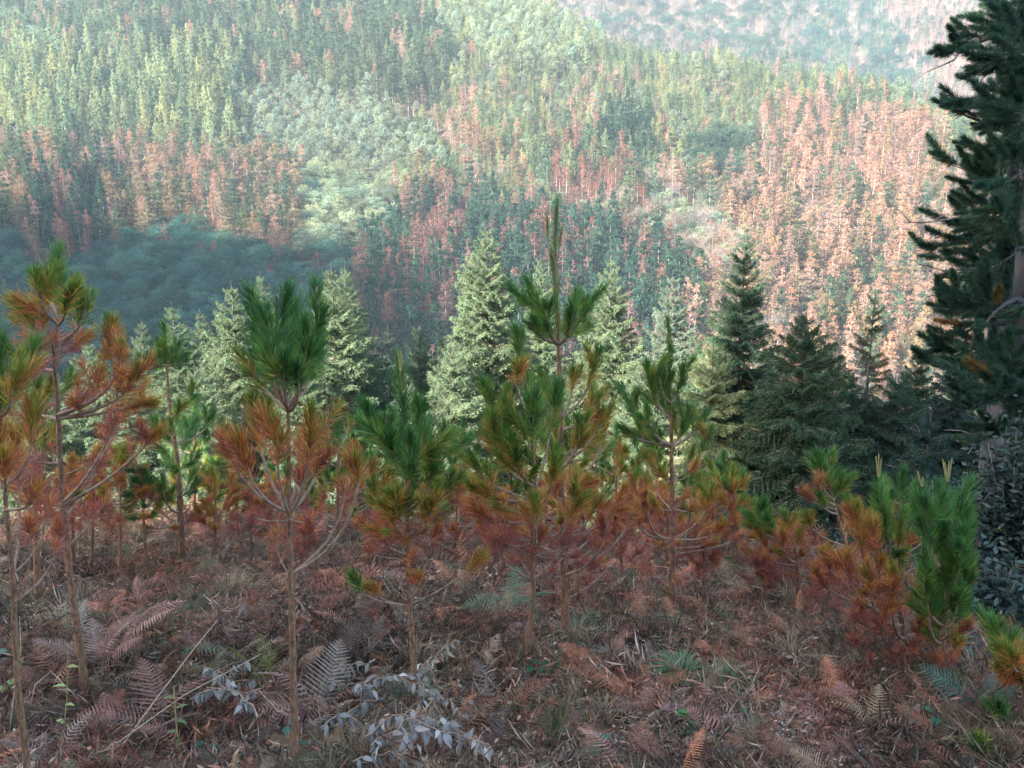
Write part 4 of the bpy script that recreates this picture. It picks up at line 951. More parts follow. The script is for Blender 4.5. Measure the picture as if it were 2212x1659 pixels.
def build_big():
    G_ = .06
    big_pine('tall old pine at the right edge, its pale trunk bare below shaggy limbs', 8.0,
        [(2165, 820, 0), (2172, 640, 0), (2205, 300, .1), (2225, 0, .1), (2230, -60, .1)], .125, .07,
        [(60, 2052, 112, 0, G_, .7), (40, 2150, 20, .3, G_, .9), (20, 2200, -5, -.3, G_, .9), (90, 2180, 70, -.4, G_, .7), (150, 2230, 140, -.5, G_, .9), (200, 2160, 190, .3, G_, .9), (230, 2110, 215, -.2, G_, 1), (260, 2170, 260, .5, G_, 1), (250, 2220, 220, -.6, G_, 1), (300, 2085, 250, .1, G_, .9), (330, 2160, 320, -.4, G_, 1), (350, 2220, 330, -.7, G_, 1.1),
         (380, 2082, 365, 0, G_, 1.1), (400, 2130, 400, -.5, .14, 1.1), (420, 2190, 400, .4, G_, 1.2), (450, 2085, 470, .1, G_, 1), (460, 2150, 460, -.6, .1, 1.2), (500, 2050, 520, 0, G_, .9), (510, 2115, 530, -.4, G_, 1.2), (520, 2190, 510, -.7, .12, 1.2), (560, 2040, 560, .2, G_, .8), (550, 2150, 560, .5, G_, 1.1), (590, 2070, 590, -.2, G_, 1), (600, 2120, 620, .3, .1, 1), (610, 2170, 600, -.6, G_, 1.1)],
        [(595, [(2100, 580, -.1), (2040, 585, -.1), (1985, 570, -.1)]), (110, [(2100, 75, .1), (2060, 130, .1), (2015, 150, .1)]), (150, [(2120, 120, 0), (2050, 108, 0)]), (470, [(2080, 470, 0), (2000, 480, 0), (1962, 480, 0)]), (660, [(2110, 700, 0), (2050, 680, -.1)]), (700, [(2120, 660, .1), (2060, 665, .1)]), (600, [(2060, 630, 0), (2000, 640, 0), (1965, 700, 0)])])
    big_pine('second old pine cut by the right edge, trunk leaning in front of the first', 7.0,
        [(2195, 1120, 0), (2200, 900, 0), (2212, 700, 0), (2228, 400, 0), (2240, 100, 0)], .12, .08,
        [(640, 2098, 640, -.2, G_, 1.1), (650, 2038, 680, 0, G_, .9), (660, 2128, 700, -.4, G_, 1.2), (690, 2058, 730, .3, G_, 1), (720, 2023, 790, .2, G_, .9), (740, 2098, 760, -.1, G_, 1.2), (790, 2118, 830, -.5, .1, 1.2), (820, 2168, 870, -.8, .08, 1.2), (870, 2098, 890, -.2, G_, 1), (900, 2158, 940, -.6, G_, 1), (560, 2198, 540, -.5, G_, 1.1), (300, 2218, 280, -.5, G_, 1.1), (450, 2228, 430, -.7, .12, 1), (100, 2228, 60, -.3, G_, 1), (350, 2200, 380, -1.0, G_, 1.1), (240, 2205, 250, -1.0, G_, 1.1), (60, 2205, 120, -1.0, G_, 1), (820, 2170, 860, -1.0, G_, 1.1), (180, 2233, 160, -.3, .08, .8)],
        [(960, [(2150, 960, -.2), (2110, 940, -.3)]), (870, [(2130, 830, -.3), (2080, 815, -.4)]), (760, [(2160, 750, 0), (2120, 755, 0)])])
build_big()

# ------------------------------------------------------------------ broadleaf bush with glossy leaves at the right
def leaf_tris(P, D, L, W, r):
    """simple leaf blades: base P, direction D"""
    n = len(P); wv = np.cross(D, r.normal(size=(n, 3))); wv /= np.linalg.norm(wv, axis=1, keepdims=True) + 1e-9
    L = np.asarray(L).reshape(-1, 1); W = np.asarray(W).reshape(-1, 1)
    m = P + D * L * .5; e = P + D * L; nn = np.cross(D, wv); m2 = m + nn * L * .06
    V = np.stack([P, m2 + wv * W * .5, e, m2 - wv * W * .5], 1).reshape(-1, 3)
    b = np.arange(n)[:, None] * 4
    return V, np.concatenate([b + [0, 1, 2], b + [0, 2, 3]], 0)
def bush(label, u, vb, d, wpx, hpx, tint, seed, n=2600, ll=.06, yellow=.02):
    r = np.random.default_rng(seed)
    g = at(u, vb, d); g.z = tz(g.x, d); O = g
    root = thing('bush', label, 'bush', O, 'leafy bushes on the right')
    px = d / FPX; h = hpx * px; wd = wpx * px
    stems = MB(); P = []; D = []
    for i in range(26):
        an = r.random() * 6.28; rr = wd * .5 * math.sqrt(r.random()); e = np.array([math.cos(an) * rr, math.sin(an) * rr * .7, h * (.45 + .6 * r.random())])
        m_ = np.array([e[0] * .4, e[1] * .4, e[2] * .55]); pts = [np.zeros(3), m_, e]
        V, T = tube(pts, .01, .003, 4); stems.add(V, T, 0)
        k = n // 26; t = r.random(k) ** .6
        q = np.outer((1 - t) ** 2, pts[0]) + np.outer(2 * t * (1 - t), m_ * 1.1) + np.outer(t ** 2, e) + r.normal(0, .10, (k, 3))
        P.append(q); dd = r.normal(size=(k, 3)); dd[:, 2] = dd[:, 2] * .5 - .05; dd /= np.linalg.norm(dd, axis=1, keepdims=True); D.append(dd)
    link('stems', stems.mesh('stems', [m_graybark]), root)
    P = np.vstack(P); D = np.vstack(D); k = len(P); P[:, 2] = np.maximum(P[:, 2], .03)
    V, T = leaf_tris(P, D, ll * (.6 + .6 * r.random(k)), ll * .42 * np.ones(k), r)
    mb = MB(); mb.add(V, T, 0, rn=np.repeat(r.random(k), 4))
    o = link('leaves', mb.mesh('leaves', [m_glossleaf]), root, props={'tint': tint}); o['kind'] = 'stuff'
    kk = 14
    P2 = P[r.integers(0, k, kk)]; P2[:, 1] -= .12; V, T = leaf_tris(P2, D[:kk], np.full(kk, ll * .7), np.full(kk, ll * .5), r)
    mb = MB(); mb.add(V, T, 0, rn=.8); o = link('yellow_leaves', mb.mesh('yellow_leaves', [m_glossleaf]), root, props={'tint': (.45, .42, .06)}); o['kind'] = 'stuff'
bush('tall glossy blue-green bush with a few yellow leaves at the right edge', 2165, 1330, 5.6, 190, 400, (.03, .055, .042), 1, 5200, .07)
bush('low blue-leaved bush under the tall glossy one', 2140, 1420, 4.6, 170, 150, (.04, .075, .065), 2, 1300, .07)
bush('dark broadleaf bush under the big pine, left of the tall glossy one', 2030, 1190, 8.2, 230, 270, (.025, .05, .04), 3, 2200, .08)
bush('dark low bush in the gap behind the rust pine', 1880, 1240, 7.2, 220, 180, (.02, .04, .03), 4, 1600, .07)

# ------------------------------------------------------------------ bracken and the litter of the clearing
def frond_mesh(seed, pairs=18, W=.30, arch=.35, lace=7):
    """a bracken frond 1 m long along +Y, arching over"""
    r = np.random.default_rng(seed); mb = MB()
    ts = np.linspace(.12, .985, pairs)
    rach = lambda t: np.array([math.sin(t * 2.2 + seed) * .015, t * (1 - .12 * t), arch * (.9 * t - 1.05 * t * t)])
    mb.add(*tube([rach(t) for t in np.linspace(0, 1, 9)], .006, .0015, 4), 1, rn=.6)
    for i, t in enumerate(ts):
        for s_ in (-1, 1):
            L = W * (math.sin(math.pi * min(1, (t * .93 + .06)) ** .62)) ** .9 * (.9 + .2 * r.random()) + .012
            b0 = rach(t); dirv = np.array([s_ * 1.0, .35 + .25 * t, -.10 - .35 * r.random() * .6]); dirv /= np.linalg.norm(dirv)
            perp = np.array([-dirv[1] * s_, abs(dirv[0]), .15 * r.normal()]); perp /= np.linalg.norm(perp)
            curl = -.25 * r.random()
            V = []; T = []
            nl = lace; w0 = .015 * (W / .3 * .6 + .4) * (.85 + .3 * r.random())
            for k in range(nl + 1):
                a = k / nl; wk = w0 * (1 - a ** 1.6) * (1.0 if k % 2 else .55) + .001
                c_ = b0 + dirv * L * a + np.array([0, 0, curl * L * a * a])
                V += [c_ - perp * wk, c_ + perp * wk]
            for k in range(nl):
                q = 2 * k; T += [(q, q + 2, q + 3), (q, q + 3, q + 1)]
            mb.add(V, T, 0, rn=r.random())
    return mb.mesh('frond', [m_frond, m_plain])
FRONDS = [frond_mesh(1), frond_mesh(2, 15, .26, .55), frond_mesh(3, 19, .33, .15), frond_mesh(4, 15, .22, .8)]
CRUMPLE = [frond_mesh(5, 12, .22, 1.2, 4), frond_mesh(6, 11, .30, -.5, 4)]
def litter_bits(seed, n, L, W, spread, up):
    r = np.random.default_rng(seed); mb = MB()
    P = r.normal(size=(n, 3)) * [spread, spread, 0]; D = r.normal(size=(n, 3)); D[:, 2] = np.abs(D[:, 2]) * up; D /= np.linalg.norm(D, axis=1, keepdims=True)
    P[:, 2] = .004 + r.random(n) * .03
    V, T = leaf_tris(P, D, L * (.5 + r.random(n)), W * (.6 + .6 * r.random(n)), r)
    mb.add(V, T, 0, rn=np.repeat(r.random(n), 4)); return mb.mesh('litter', [m_plain])
def grass_tuft(seed, n=60, L=.22):
    r = np.random.default_rng(seed); mb = MB()
    an = r.random(n) * 6.28; le = L * (.5 + .7 * r.random(n)); out_ = (.25 + .9 * r.random(n))
    b = np.stack([np.cos(an) * .03 * r.random(n), np.sin(an) * .03 * r.random(n), 0 * an], -1)
    h = np.stack([np.cos(an), np.sin(an), 0 * an], -1); wv = np.stack([-np.sin(an), np.cos(an), 0 * an], -1) * .0016
    m = b + h * (le * out_ * .35)[:, None] + np.array([0, 0, 1]) * (le * .6)[:, None]; e = b + h * (le * out_)[:, None] + np.array([0, 0, 1]) * (le * (1 - .5 * out_))[:, None]
    V = np.stack([b - wv, b + wv, m - wv, m + wv, e], 1).reshape(-1, 3); k = np.arange(n)[:, None] * 5
    mb.add(V, np.concatenate([k + [0, 1, 3], k + [0, 3, 2], k + [2, 3, 4]], 0), 0, rn=np.repeat(r.random(n), 5)); return mb.mesh('grass', [m_plain])
SF = [unlinked('frond_source', m) for m in FRONDS + CRUMPLE]
SLIT = [unlinked('litter_source', m) for m in (litter_bits(1, 40, .05, .010, .09, .5), litter_bits(2, 26, .028, .014, .1, .4), litter_bits(3, 60, .09, .003, .1, .9))]
SGR = [unlinked('grass_source', m) for m in (grass_tuft(1), grass_tuft(2, 80, .3), grass_tuft(3, 40, .16))]
def ground_points(n, vmin=1130, vmax=1760, seed=0, umin=-160, umax=2370):
    """spread evenly over the part of the clearing the photo shows"""
    r = np.random.default_rng(seed); out_ = []
    while len(out_) < n:
        k = 4000
        y = 1.7 + 7.3 * r.random(k) ** .8; x = (r.random(k) - .5) * 1.6 * (y + .6)
        ok = y < brow(x) + 1.2
        out_ += list(zip(x[ok], y[ok]))
    P = np.array(out_[:n]); return np.column_stack([P, terrain(P[:, 0], P[:, 1])]), r
def rquats(r, n, tilt):
    a = r.random(n) * 6.283; tx = r.normal(0, tilt, n); ty = r.normal(0, tilt, n)
    out_ = []
    for i in range(n):
        q = Quaternion((0, 0, 1), a[i]) @ Quaternion((1, 0, 0), tx[i]) @ Quaternion((0, 1, 0), ty[i]); out_.append(tuple(q))
    return np.array(out_)
def palette(r, n, cols, wts, P=None, patch=1.1, seed=0):
    cols = np.array(cols); wts = np.array(wts) / sum(wts); k = r.choice(len(cols), n, p=wts)
    if P is not None:                      # neighbours share a colour: patches
        q = vnoise(P[:, 0] + seed * 17, P[:, 1], patch); q2 = vnoise(P[:, 0] - seed * 9, P[:, 1] + 40, patch * .6)
        k2 = np.minimum((np.clip((q * .6 + q2 * .4 - .15) / .7, 0, .999) * len(cols)).astype(int), len(cols) - 1); m = r.random(n) < .45; k = np.where(m, k2, k)
    br = (.65 + .95 * r.random(n)) * (1.0 if P is None else .55 + .9 * np.clip(vnoise(P[:, 0] + 3.3, P[:, 1] - 2.1, .38) * .55 + vnoise(P[:, 0], P[:, 1] + 7, 1.0) * .45, 0, 1)); return cols[k] * br[:, None]
BR = [(.42, .20, .12), (.24, .11, .075), (.48, .19, .11), (.34, .17, .14), (.13, .09, .07), (.33, .22, .14), (.46, .31, .20), (.17, .17, .09), (.36, .13, .075), (.10, .08, .06)]
def build_litter():
    P, r = ground_points(12000, seed=5); n = len(P)
    P[:, 2] += .01 + .07 * r.random(n)
    sc = (.09 + .19 * r.random(n) ** 1.8)[:, None] * np.array([[1, 1, 1]])
    scatter('bracken_litter', 'carpet of withered brown and pinkish bracken over the clearing', P, rquats(r, n, .38), sc, palette(r, n, BR, [3, 3, 2, 3, 3, 2, 1, 2, 2, 3], P), r.integers(0, 6, n), SF)
    P, r = ground_points(9000, seed=6); n = len(P); P[:, 2] += .03 * r.random(n)
    scatter('leaf_litter', 'dead leaves, twigs and pine needles lying over the clearing', P, rquats(r, n, .25), np.ones((n, 3)) * (.5 + .8 * r.random((n, 1))), palette(r, n, [(.28, .16, .11), (.10, .07, .05), (.44, .32, .24), (.34, .15, .10), (.18, .15, .10)], [3, 3, 2, 2, 2], P, .8, 2), r.integers(0, 3, n), SLIT)
    # pale fallen leaves lie in patches
    P, r = ground_points(6000, seed=7); q = vnoise(P[:, 0] + 5, P[:, 1] + 9, .9); P = P[(q > .60) & (r.random(len(P)) < .5)]; n = len(P); P[:, 2] += .02 + .06 * r.random(n)
    scatter('pale_leaf_litter', 'small whitish fallen leaves scattered in patches', P, rquats(r, n, .5), np.ones((n, 3)) * (.22 + .32 * r.random((n, 1))), palette(r, n, [(.55, .50, .44), (.45, .40, .36), (.6, .57, .5)], [1, 1, 1]) , np.ones(n, int), [SLIT[0], SLIT[1]])
    P, r = ground_points(1500, seed=8); q = vnoise(P[:, 0] + 31, P[:, 1] + 3, 1.2); P = P[(q > .42)]; n = len(P)
    scatter('dry_grass', 'tufts of dry and green grass between the bracken', P, rquats(r, n, .15), np.ones((n, 3)) * (.35 + .5 * r.random((n, 1))), palette(r, n, [(.32, .25, .15), (.26, .20, .12), (.14, .18, .08), (.36, .29, .19), (.12, .16, .09)], [3, 3, 1.5, 2, 1], P, 1.3, 4), r.integers(0, 3, n), SGR)
build_litter()

def brow_undergrowth():
    r = np.random.default_rng(77); n = 900
    x = (r.random(n) - .5) * 13; y = brow(x) - 1.3 + 1.9 * r.random(n); z = terrain(x, y) + .02
    P = np.stack([x, y, z], -1)
    q = []
    for i in range(n): q.append(tuple(Quaternion((0, 0, 1), r.random() * 6.28) @ Quaternion((1, 0, 0), .7 + r.normal() * .3) @ Quaternion((0, 1, 0), r.normal() * .5)))
    sc = (.18 + .3 * r.random(n) ** 1.5)[:, None] * np.ones((1, 3))
    scatter('brow_undergrowth', 'tangle of standing brown bracken along the far edge of the clearing', P, np.array(q), sc, palette(r, n, [(.30, .13, .09), (.22, .12, .09), (.14, .12, .08), (.36, .18, .12), (.10, .14, .07)], [3, 3, 2, 2, 1.5], P, .9), r.integers(0, 6, n), SF)
brow_undergrowth()
def fern(label, u, v, n, size, cols, spread=1.0, up=.5, only=None, group='bracken plants in the clearing', lift=.0, heading=None):
    g = ground_at(u, v); g.z += lift
    root = thing('bracken_fern', label, 'fern', g, group)
    a0 = rnd.random() * 6.28
    for q in range(n):
        an = (a0 + q * 6.283 / n + rnd.uniform(-.4, .4)) if heading is None else heading + rnd.uniform(-.5, .5) * spread
        s_ = size * rnd.uniform(.7, 1.15); c = rnd.choice(cols); br = rnd.uniform(.8, 1.25)
        qd = Quaternion((0, 0, 1), an) @ Quaternion((1, 0, 0), up + rnd.uniform(-.25, .25)) @ Quaternion((0, 1, 0), rnd.uniform(-.5, .5))
        link('frond', rnd.choice(FRONDS), root, (rnd.uniform(-.02, .02), rnd.uniform(-.02, .02), .02), qd, s_, {'tint': (c[0] * br, c[1] * br, c[2] * br)})
    return root
PINK = [(.42, .23, .18), (.32, .16, .13), (.30, .19, .16)]; PINKB = [(.44, .26, .21), (.38, .21, .17), (.36, .24, .20)]; RUST = [(.40, .17, .09), (.34, .14, .08)]; TAN = [(.38, .26, .15), (.30, .20, .12)]; GREY = [(.28, .23, .19), (.22, .18, .15)]; GRN = [(.12, .20, .12), (.15, .23, .14)]; TEALF = [(.07, .14, .11), (.09, .16, .12)]; OLIVE = [(.16, .19, .05), (.2, .22, .07)]
def build_ferns():
    fern('large pinkish withered fern, its fronds fanned out at the lower left', 215, 1470, 8, .40, PINKB, up=.75, lift=.08)
    fern('pink frond clump leaning right beside the fanned fern', 270, 1400, 4, .38, PINKB, lift=.06, heading=-1.0, up=.6, spread=1.4)
    fern('pale grey arched fern behind the fanned pink one', 175, 1400, 3, .40, [(.42, .38, .32)], up=1.0)
    fern('rusty fern low between the thin stem and the fanned fern', 110, 1480, 5, .34, RUST + PINK, up=.6)
    fern('green fern lying beside the grey dried leaves', 375, 1440, 4, .36, GRN, heading=-1.2, up=.35)
    fern('pinkish fern at the left bottom, under the green one', 330, 1590, 5, .42, PINK, up=.7)
    fern('grey fern at the foot of the bare stem', 690, 1560, 5, .40, GREY + PINK, up=.7)
    fern('olive fern standing left of the bare stem', 575, 1500, 3, .40, OLIVE, up=1.15)
    fern('teal green fern frond held up left of the bent-footed pine', 1110, 1420, 4, .34, GRN, up=.25, spread=1, lift=.32)
    fern('small green fern right of the tallest pine', 1345, 1290, 3, .24, GRN, up=.9)
    fern('orange fern in front of the tallest pine, lower centre', 1400, 1520, 4, .32, RUST, up=.7)
    fern('rust-brown fern left of the orange one', 1290, 1500, 4, .30, RUST, up=.5)
    fern('purplish fern lying at the bottom right of centre', 1520, 1600, 4, .28, [(.30, .18, .19)], up=.3)
    fern('tan fern with crisp fronds at the bottom right', 1880, 1590, 5, .26, TAN, up=.6)
    fern('rusty fern at the bottom edge right of centre', 1600, 1650, 5, .27, RUST + TAN, up=.55)
    fern('orange-brown fern at the bottom near the right edge', 2040, 1620, 5, .26, RUST + TAN, up=.6)
    fern('teal fern clump by the right edge pine', 2125, 1440, 7, .40, TEALF, up=.75)
    fern('dark teal fern below the tall glossy bush', 2190, 1380, 6, .36, TEALF, up=.8)
    fern('blue-green fern behind the yellowing edge pine', 2110, 1560, 6, .34, TEALF, up=.6)
    fern('dark red fern in the litter at the bottom centre', 990, 1620, 5, .32, RUST, up=.6)
    fern('light brown arched fern in front of the bowl-limbed pine', 800, 1420, 5, .34, PINK + GREY, up=.8)
    fern('brown fern right of the dried leaves', 1060, 1570, 5, .34, RUST + GREY, up=.6)
    fern('skeletal pale fern at the bottom, between the grey leaf sprays', 960, 1650, 3, .24, TAN + GREY, up=.9)
    fern('feathery tan fern at the far side, behind the squat pine', 1590, 1290, 6, .36, TAN, up=.6)
    fern('yellowish fern in the gap behind the left stems', 205, 1190, 4, .34, TAN, up=.7)
    fern('rust-coloured fern at the far side left of the bushy pine', 1000, 1190, 6, .34, PINK + RUST, up=.7)
    lab = ['low withered brown fern in the litter of the clearing']
    used = 0
    r = random.Random(5)
    for i in range(60):
        u = r.uniform(-20, 2230); v = r.uniform(1250, 1680)
        fern('low withered fern in the litter, ' + ('nearest' if v > 1600 else 'near' if v > 1500 else 'middle' if v > 1400 else 'farther' if v > 1320 else 'farthest') + ' part, ' + ('left edge', 'left', 'left of centre', 'right of centre', 'right', 'right edge')[min(5, max(0, int(u / 370)))], u, v, r.choice((3, 4, 5)), r.uniform(.13, .24), r.choice([PINK, RUST, GREY, TAN, RUST, PINK + GREY]), up=r.uniform(.3, .8), group='low withered ferns in the litter')
build_ferns()

# ------------------------------------------------------------------ cut branches with curled grey leaves, lower centre
def leaf_blade(seed):
    r = np.random.default_rng(seed); n = 5; V = []; T = []
    for i in range(n + 1):
        t = i / n; w_ = .21 * math.sin(math.pi * (t ** .8)) + .01 if 0 < i < n else .012
        z = -.22 * t * t + .02 * r.normal() * .3; fold = .10 * math.sin(math.pi * t)
        V += [(-w_, t, z + fold), (0, t, z), (w_, t, z + fold)]
    for i in range(n):
        a = i * 3
        for q in (0, 1): T += [(a + q, a + q + 1, a + q + 4), (a + q, a + q + 4, a + q + 3)]
    return mk('leaf', V, T, [m_plain], {'rn': np.full(len(V), .5)}, smooth=True)
BLADES = [leaf_blade(i) for i in range(3)]
def grey_branch(label, pts, n, size, tint):
    P = []
    for u, v, h in pts:
        y_ = ground_at(u, min(v + 25 + h * 300, 1700)).y; P.append(at(u, v - 14, y_))
    O = P[0]; root = thing('cut_branch', label, 'cut branch', O, 'cut branches with grey dried leaves')
    Q = []
    for i in range(len(P) - 1): Q += [P[i].lerp(P[i + 1], k / 4) + Vector((rnd.gauss(0, .008), rnd.gauss(0, .012), rnd.gauss(0, .008))) for k in range(4)]
    Q.append(P[-1]); P = Q
    V, T = tube([p - O for p in P], .005, .002, 5); link('stem', mk('stem', V, T, [m_branch]), root)
    side = []
    for q in range(5):                                  # side twigs carry leaves too
        a = P[rnd.randrange(1, len(P) - 1)]; e = a + Vector((rnd.uniform(-.05, .16), rnd.uniform(-.14, .06), rnd.uniform(-.05, .05)))
        V, T = tube([a - O, (a + e) / 2 - O + Vector((0, 0, .012)), e - O], .003, .001, 4); link('twig', mk('twig', V, T, [m_branch]), root); side.append((a, e))
    for q in range(n):
        if q % 5 < 2 and side:
            a, e = rnd.choice(side); p = a.lerp(e, rnd.uniform(.25, 1)); ax = (e - a).normalized()
        else:
            t = (q + rnd.random()) / n * (len(P) - 1); j = min(len(P) - 2, int(t)); p = P[j].lerp(P[j + 1], t - j); ax = (P[j + 1] - P[j]).normalized()
        dv = (ax * rnd.uniform(-.1, .7) + Vector((rnd.uniform(-.5, .5), rnd.uniform(-.9, .5), rnd.uniform(-1.2, -.3 if q % 3 else .3)))).normalized()
        br = rnd.uniform(.6, 1.2); sz = size * rnd.uniform(.7, 1.25)
        link('leaf', rnd.choice(BLADES), root, p - O, dv.to_track_quat('Y', 'Z') @ Quaternion((0, 1, 0), rnd.uniform(-1.5, 1.5)), (sz * rnd.uniform(.7, 1.25), sz, sz * rnd.uniform(.3, 1.8)), {'tint': (tint[0] * br, tint[1] * br, tint[2] * br)})
GL = (.48, .45, .43)
grey_branch('grey-leaved cut branch lying lowest, reaching right to the bottom centre', [(800, 1620, .12), (870, 1575, .16), (960, 1590, .16), (1060, 1625, .12)], 63, .058, GL)
grey_branch('grey-leaved cut branch crossing just above the lowest one', [(790, 1600, .10), (850, 1555, .16), (930, 1565, .14), (1010, 1600, .12)], 56, .056, GL)
grey_branch('grey-leaved cut branch left of the bare stem', [(560, 1560, .10), (500, 1500, .14), (440, 1455, .2)], 48, .050, (.36, .345, .33))
grey_branch('second grey-leaved branch left of the bare stem, lying flatter', [(620, 1560, .08), (560, 1510, .12), (450, 1500, .14), (410, 1525, .1)], 52, .048, (.38, .37, .35))
grey_branch('grey-leaved branch bunched at the foot of the bowl-limbed pine', [(760, 1500, .1), (840, 1475, .14), (900, 1490, .14), (950, 1520, .12)], 67, .048, (.42, .41, .38))
grey_branch('pale-leaved branch standing up right of the bowl-limbed pine foot', [(880, 1480, .08), (930, 1430, .16), (985, 1395, .22)], 30, .048, (.50, .47, .40))
grey_branch('darker grey-leaved branch behind the lowest ones', [(700, 1590, .08), (760, 1540, .1), (830, 1520, .12)], 37, .05, (.3, .3, .29))
grey_branch('short grey-leaved spray at the left of the bowl-limbed pine foot', [(690, 1500, .06), (740, 1450, .1), (800, 1445, .1)], 26, .046, (.40, .38, .34))
grey_branch('grey-leaved spray right of the lowest one, thin and short', [(1000, 1560, .05), (960, 1525, .08), (930, 1500, .1)], 22, .044, (.42, .40, .36))
grey_branch('dull grey-leaved branch at the very bottom left of the cut pile', [(770, 1660, .06), (830, 1640, .1), (900, 1650, .1)], 30, .05, (.34, .33, .33))

# ------------------------------------------------------------------ long dry grass stalks, green stems, low leafy plants, a scrap of plastic
def stalk(label, pts, r_, mat, group='long dry grass stalks at the lower left', leaves=0, tint=None, name='grass_stalk', cat='grass stalk'):
    g = ground_at(pts[0][0], min(pts[0][1], 1655)); P = [at(u, v, g.y + dy) for u, v, dy in pts]
    for p in P: p.z = max(p.z, tz(p.x, p.y) + .01)
    O = P[0].copy(); Q = []
    for i in range(len(P) - 1): Q += [P[i].lerp(P[i + 1], k / 4) for k in range(4)]
    Q.append(P[-1])
    root = thing(name, label, cat, O, group)
    V, T = tube([p - O for p in Q], r_, r_ * .5, 5); link('stem', mk('stem', V, T, [mat], {'rn': np.full(len(V), .5)}), root, props={'tint': (.66, .57, .42)} if mat is m_plain else {})
    for q in range(leaves):
        p = P[0].lerp(P[-1], .25 + .75 * q / leaves); dv = Vector((rnd.choice((-1, 1)), rnd.uniform(-.6, .6), rnd.uniform(0, .6))).normalized()
        link('leaf', rnd.choice(BLADES), root, p - O, dv.to_track_quat('Y', 'Z'), .05, {'tint': tint})
stalk('long pale dry stalk rising from the bottom left to the right', [(240, 1650, 0), (330, 1520, .05), (420, 1400, .1), (470, 1340, .15)], .0032, m_plain)
stalk('straw-coloured stalk lying across the lower left towards the grey leaves', [(170, 1660, 0), (260, 1600, .0), (400, 1500, .05), (560, 1415, .1)], .0028, m_plain)
stalk('straw lying flat along the bottom left edge', [(0, 1600, 0), (60, 1640, 0), (130, 1655, 0)], .0034, m_plain)
stalk('thin stalk lying level at the bottom, ending left of the bare stem', [(250, 1645, 0), (380, 1650, -.02), (490, 1655, -.02)], .0032, m_plain)
stalk('upright thin stalk in front of the thin left-edge pine', [(20, 1600, 0), (30, 1500, 0), (45, 1400, 0), (42, 1330, 0)], .0024, m_plain)
stalk('bent dry stalk with a seed head at the left edge', [(60, 1560, 0), (75, 1480, 0), (110, 1450, 0), (160, 1500, 0)], .0024, m_plain)
stalk('fine upright stalk right of the bare stem', [(782, 1590, 0), (780, 1540, 0), (780, 1480, 0)], .0015, m_plain)
stalk('upright green-yellow stem with forked leafy top, lower left', [(390, 1660, 0), (380, 1560, 0), (375, 1480, 0)], .005, m_shoot, group='fresh stems at the lower left', leaves=5, tint=(.16, .20, .08), name='green_stem', cat='plant stem')
stalk('thin green stem with small pods near the left bottom corner', [(135, 1620, 0), (145, 1500, 0), (146, 1400, 0)], .003, m_shoot, group='fresh stems at the lower left', leaves=4, tint=(.35, .42, .15), name='green_stem', cat='plant stem')
for i, (u, v, tt, lab) in enumerate([(560, 1580, (.16, .26, .12), 'yellow-green leafy bramble at the bottom, left of the bare stem'), (620, 1640, (.05, .13, .09), 'dark green leafy seedling at the foot of the bare stem'), (460, 1650, (.05, .12, .08), 'dark green round-leaved plant at the bottom left of centre'),
        (1275, 1650, (.09, .18, .11), 'small green-leaved plant at the bottom edge, right of centre'), (1165, 1480, (.03, .12, .05), 'single deep green leafy plant at the bent foot of the bushy pine'), (1490, 1590, (.08, .2, .06), 'bright green sprig in the litter, lower right of centre'),
        (1620, 1600, (.05, .13, .08), 'deep green sprig lying in the litter at the lower right'), (2020, 1590, (.05, .15, .08), 'green sprig among the tan ferns, lower right'), (30, 1440, (.12, .17, .12), 'pale green leafy plant at the left edge by the thin stem'), (30, 1520, (.2, .3, .1), 'yellow-green leaves at the left edge, below the pale green ones')]):
    g = ground_at(u, min(v, 1655)); root = thing('leafy_plant', lab, 'small plant', g, 'low green plants in the litter')
    for q in range(8):
        an = rnd.random() * 6.28; hh = rnd.uniform(.02, .12); p = Vector((math.cos(an) * .05 * rnd.random(), math.sin(an) * .05 * rnd.random(), hh))
        V, T = tube([Vector((0, 0, 0)), p], .0015, .001, 3); link('stem', mk('stem', V, T, [m_shoot]), root)
        dv = Vector((math.cos(an), math.sin(an), .25)).normalized(); br = rnd.uniform(.7, 1.2)
        lf = link('leaf', rnd.choice(BLADES), root, p, dv.to_track_quat('Y', 'Z'), (.055 * 1.6, .055, .055), {'tint': tuple(c * br for c in tt)})
for i, (u, v, n, L, tt, lab) in enumerate([(1245, 1400, 60, .18, (.38, .31, .18), 'thick straw-coloured grass tussock at the foot of the tallest pine'), (1265, 1370, 40, .18, (.16, .24, .12), 'green grass tussock behind the straw one'), (1470, 1480, 140, .17, (.16, .26, .13), 'fresh green grass clump at the lower right of centre'), (1570, 1490, 70, .15, (.17, .27, .13), 'second fresh grass clump, to the right of the first'),
        (1320, 1440, 40, .15, (.36, .33, .24), 'pale flattened grass right of the tallest pine'), (1960, 1440, 90, .24, (.24, .23, .17), 'grey-brown grass tussock under the broad rust pine')]):
    g = ground_at(u, v); o = thing('grass_tussock', lab, 'grass tussock', g, 'grass tussocks in the clearing', grass_tuft(200 + i, n * 3, L)); o['tint'] = tt; o.scale = (1.3, 1.3, 1)
g = ground_at(355, 1172)
mp_, nt, out = newmat('white_plastic'); p_ = nt.nodes.new('ShaderNodeBsdfPrincipled'); p_.inputs['Base Color'].default_value = (.75, .75, .77, 1); p_.inputs['Roughness'].default_value = .4; nt.links.new(p_.outputs[0], out.inputs[0])
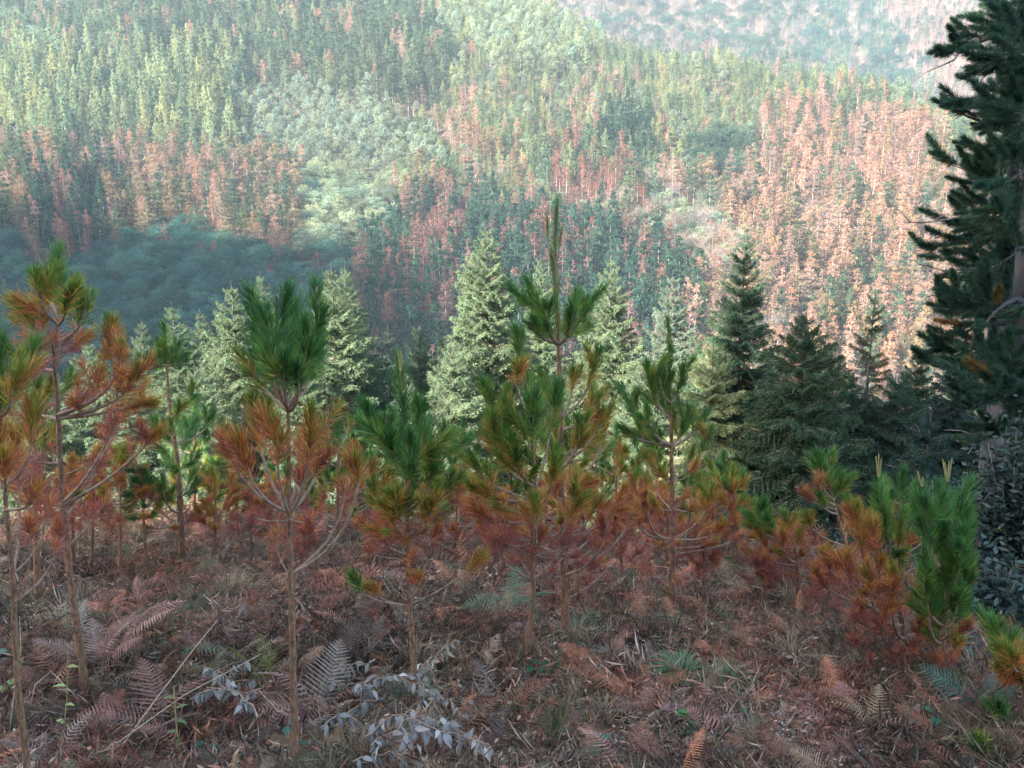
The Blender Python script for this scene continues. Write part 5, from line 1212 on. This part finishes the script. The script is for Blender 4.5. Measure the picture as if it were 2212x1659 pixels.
r9 = np.random.default_rng(4); gx, gy = np.meshgrid(np.linspace(-.5, .5, 6), np.linspace(-.5, .5, 6)); V = np.stack([gx, gy * .8, .25 * r9.random((6, 6)) + .1], -1).reshape(-1, 3) * .07
T = []
for i in range(5):
    for j in range(5): a = i * 6 + j; T += [(a, a + 1, a + 7), (a, a + 7, a + 6)]
thing('plastic_scrap', 'crumpled white scrap of plastic on the ground at the left', 'litter', g + Vector((0, 0, .03)), None, mk('scrap', V, T, [mp_]), Quaternion((1, 0, 0), .7))
# fallen sticks
for i, (u, v, du, dv_, lab) in enumerate([(1330, 1465, 60, 6, 'pale straight stick lying right of the bent-footed pine'), (1640, 1640, 90, -14, 'thin fallen stick at the bottom right of centre'), (1080, 1420, 70, 14, 'fallen twig behind the cut pile'), (330, 1215, 60, 30, 'thin stick on the far litter left of the bare stem'), (1190, 1560, -50, 24, 'short pale stick at the lower centre'), (2110, 1500, -90, -30, 'dead branch lying under the right edge pine')]):
    a = ground_at(u, v) + Vector((0, 0, .05)); b = ground_at(u + du, v + dv_) + Vector((0, 0, .08)); root = thing('fallen_stick', lab, 'stick', a, 'fallen sticks')
    V, T = tube([Vector((0, 0, 0)), (b - a) * .5 + Vector((0, 0, .01)), b - a], .005, .003, 5, .2); link('stick', mk('stick', V, T, [m_branch]), root)


# ------------------------------------------------------------------ the air of the valley
mh, nt, out = newmat('haze_air')
pv = nt.nodes.new('ShaderNodeVolumePrincipled')
pv.inputs['Color'].default_value = (.55, .78, 1.0, 1); pv.inputs['Density'].default_value = .00025; pv.inputs['Anisotropy'].default_value = .0
nt.links.new(pv.outputs[0], out.inputs['Volume'])
zmin, zmax = -64.0, 400.0
V = [(x, y, z) for x in (-1250, 1250) for y in (-1250, 1250) for z in (zmin, zmax)]
T = [(0, 1, 3), (0, 3, 2), (4, 6, 7), (4, 7, 5), (0, 4, 5), (0, 5, 1), (2, 3, 7), (2, 7, 6), (0, 2, 6), (0, 6, 4), (1, 5, 7), (1, 7, 3)]
hz = link('haze', mk('haze', V, T, [mh]))
hz['kind'] = 'stuff'; hz['label'] = 'pale morning haze filling the valley'
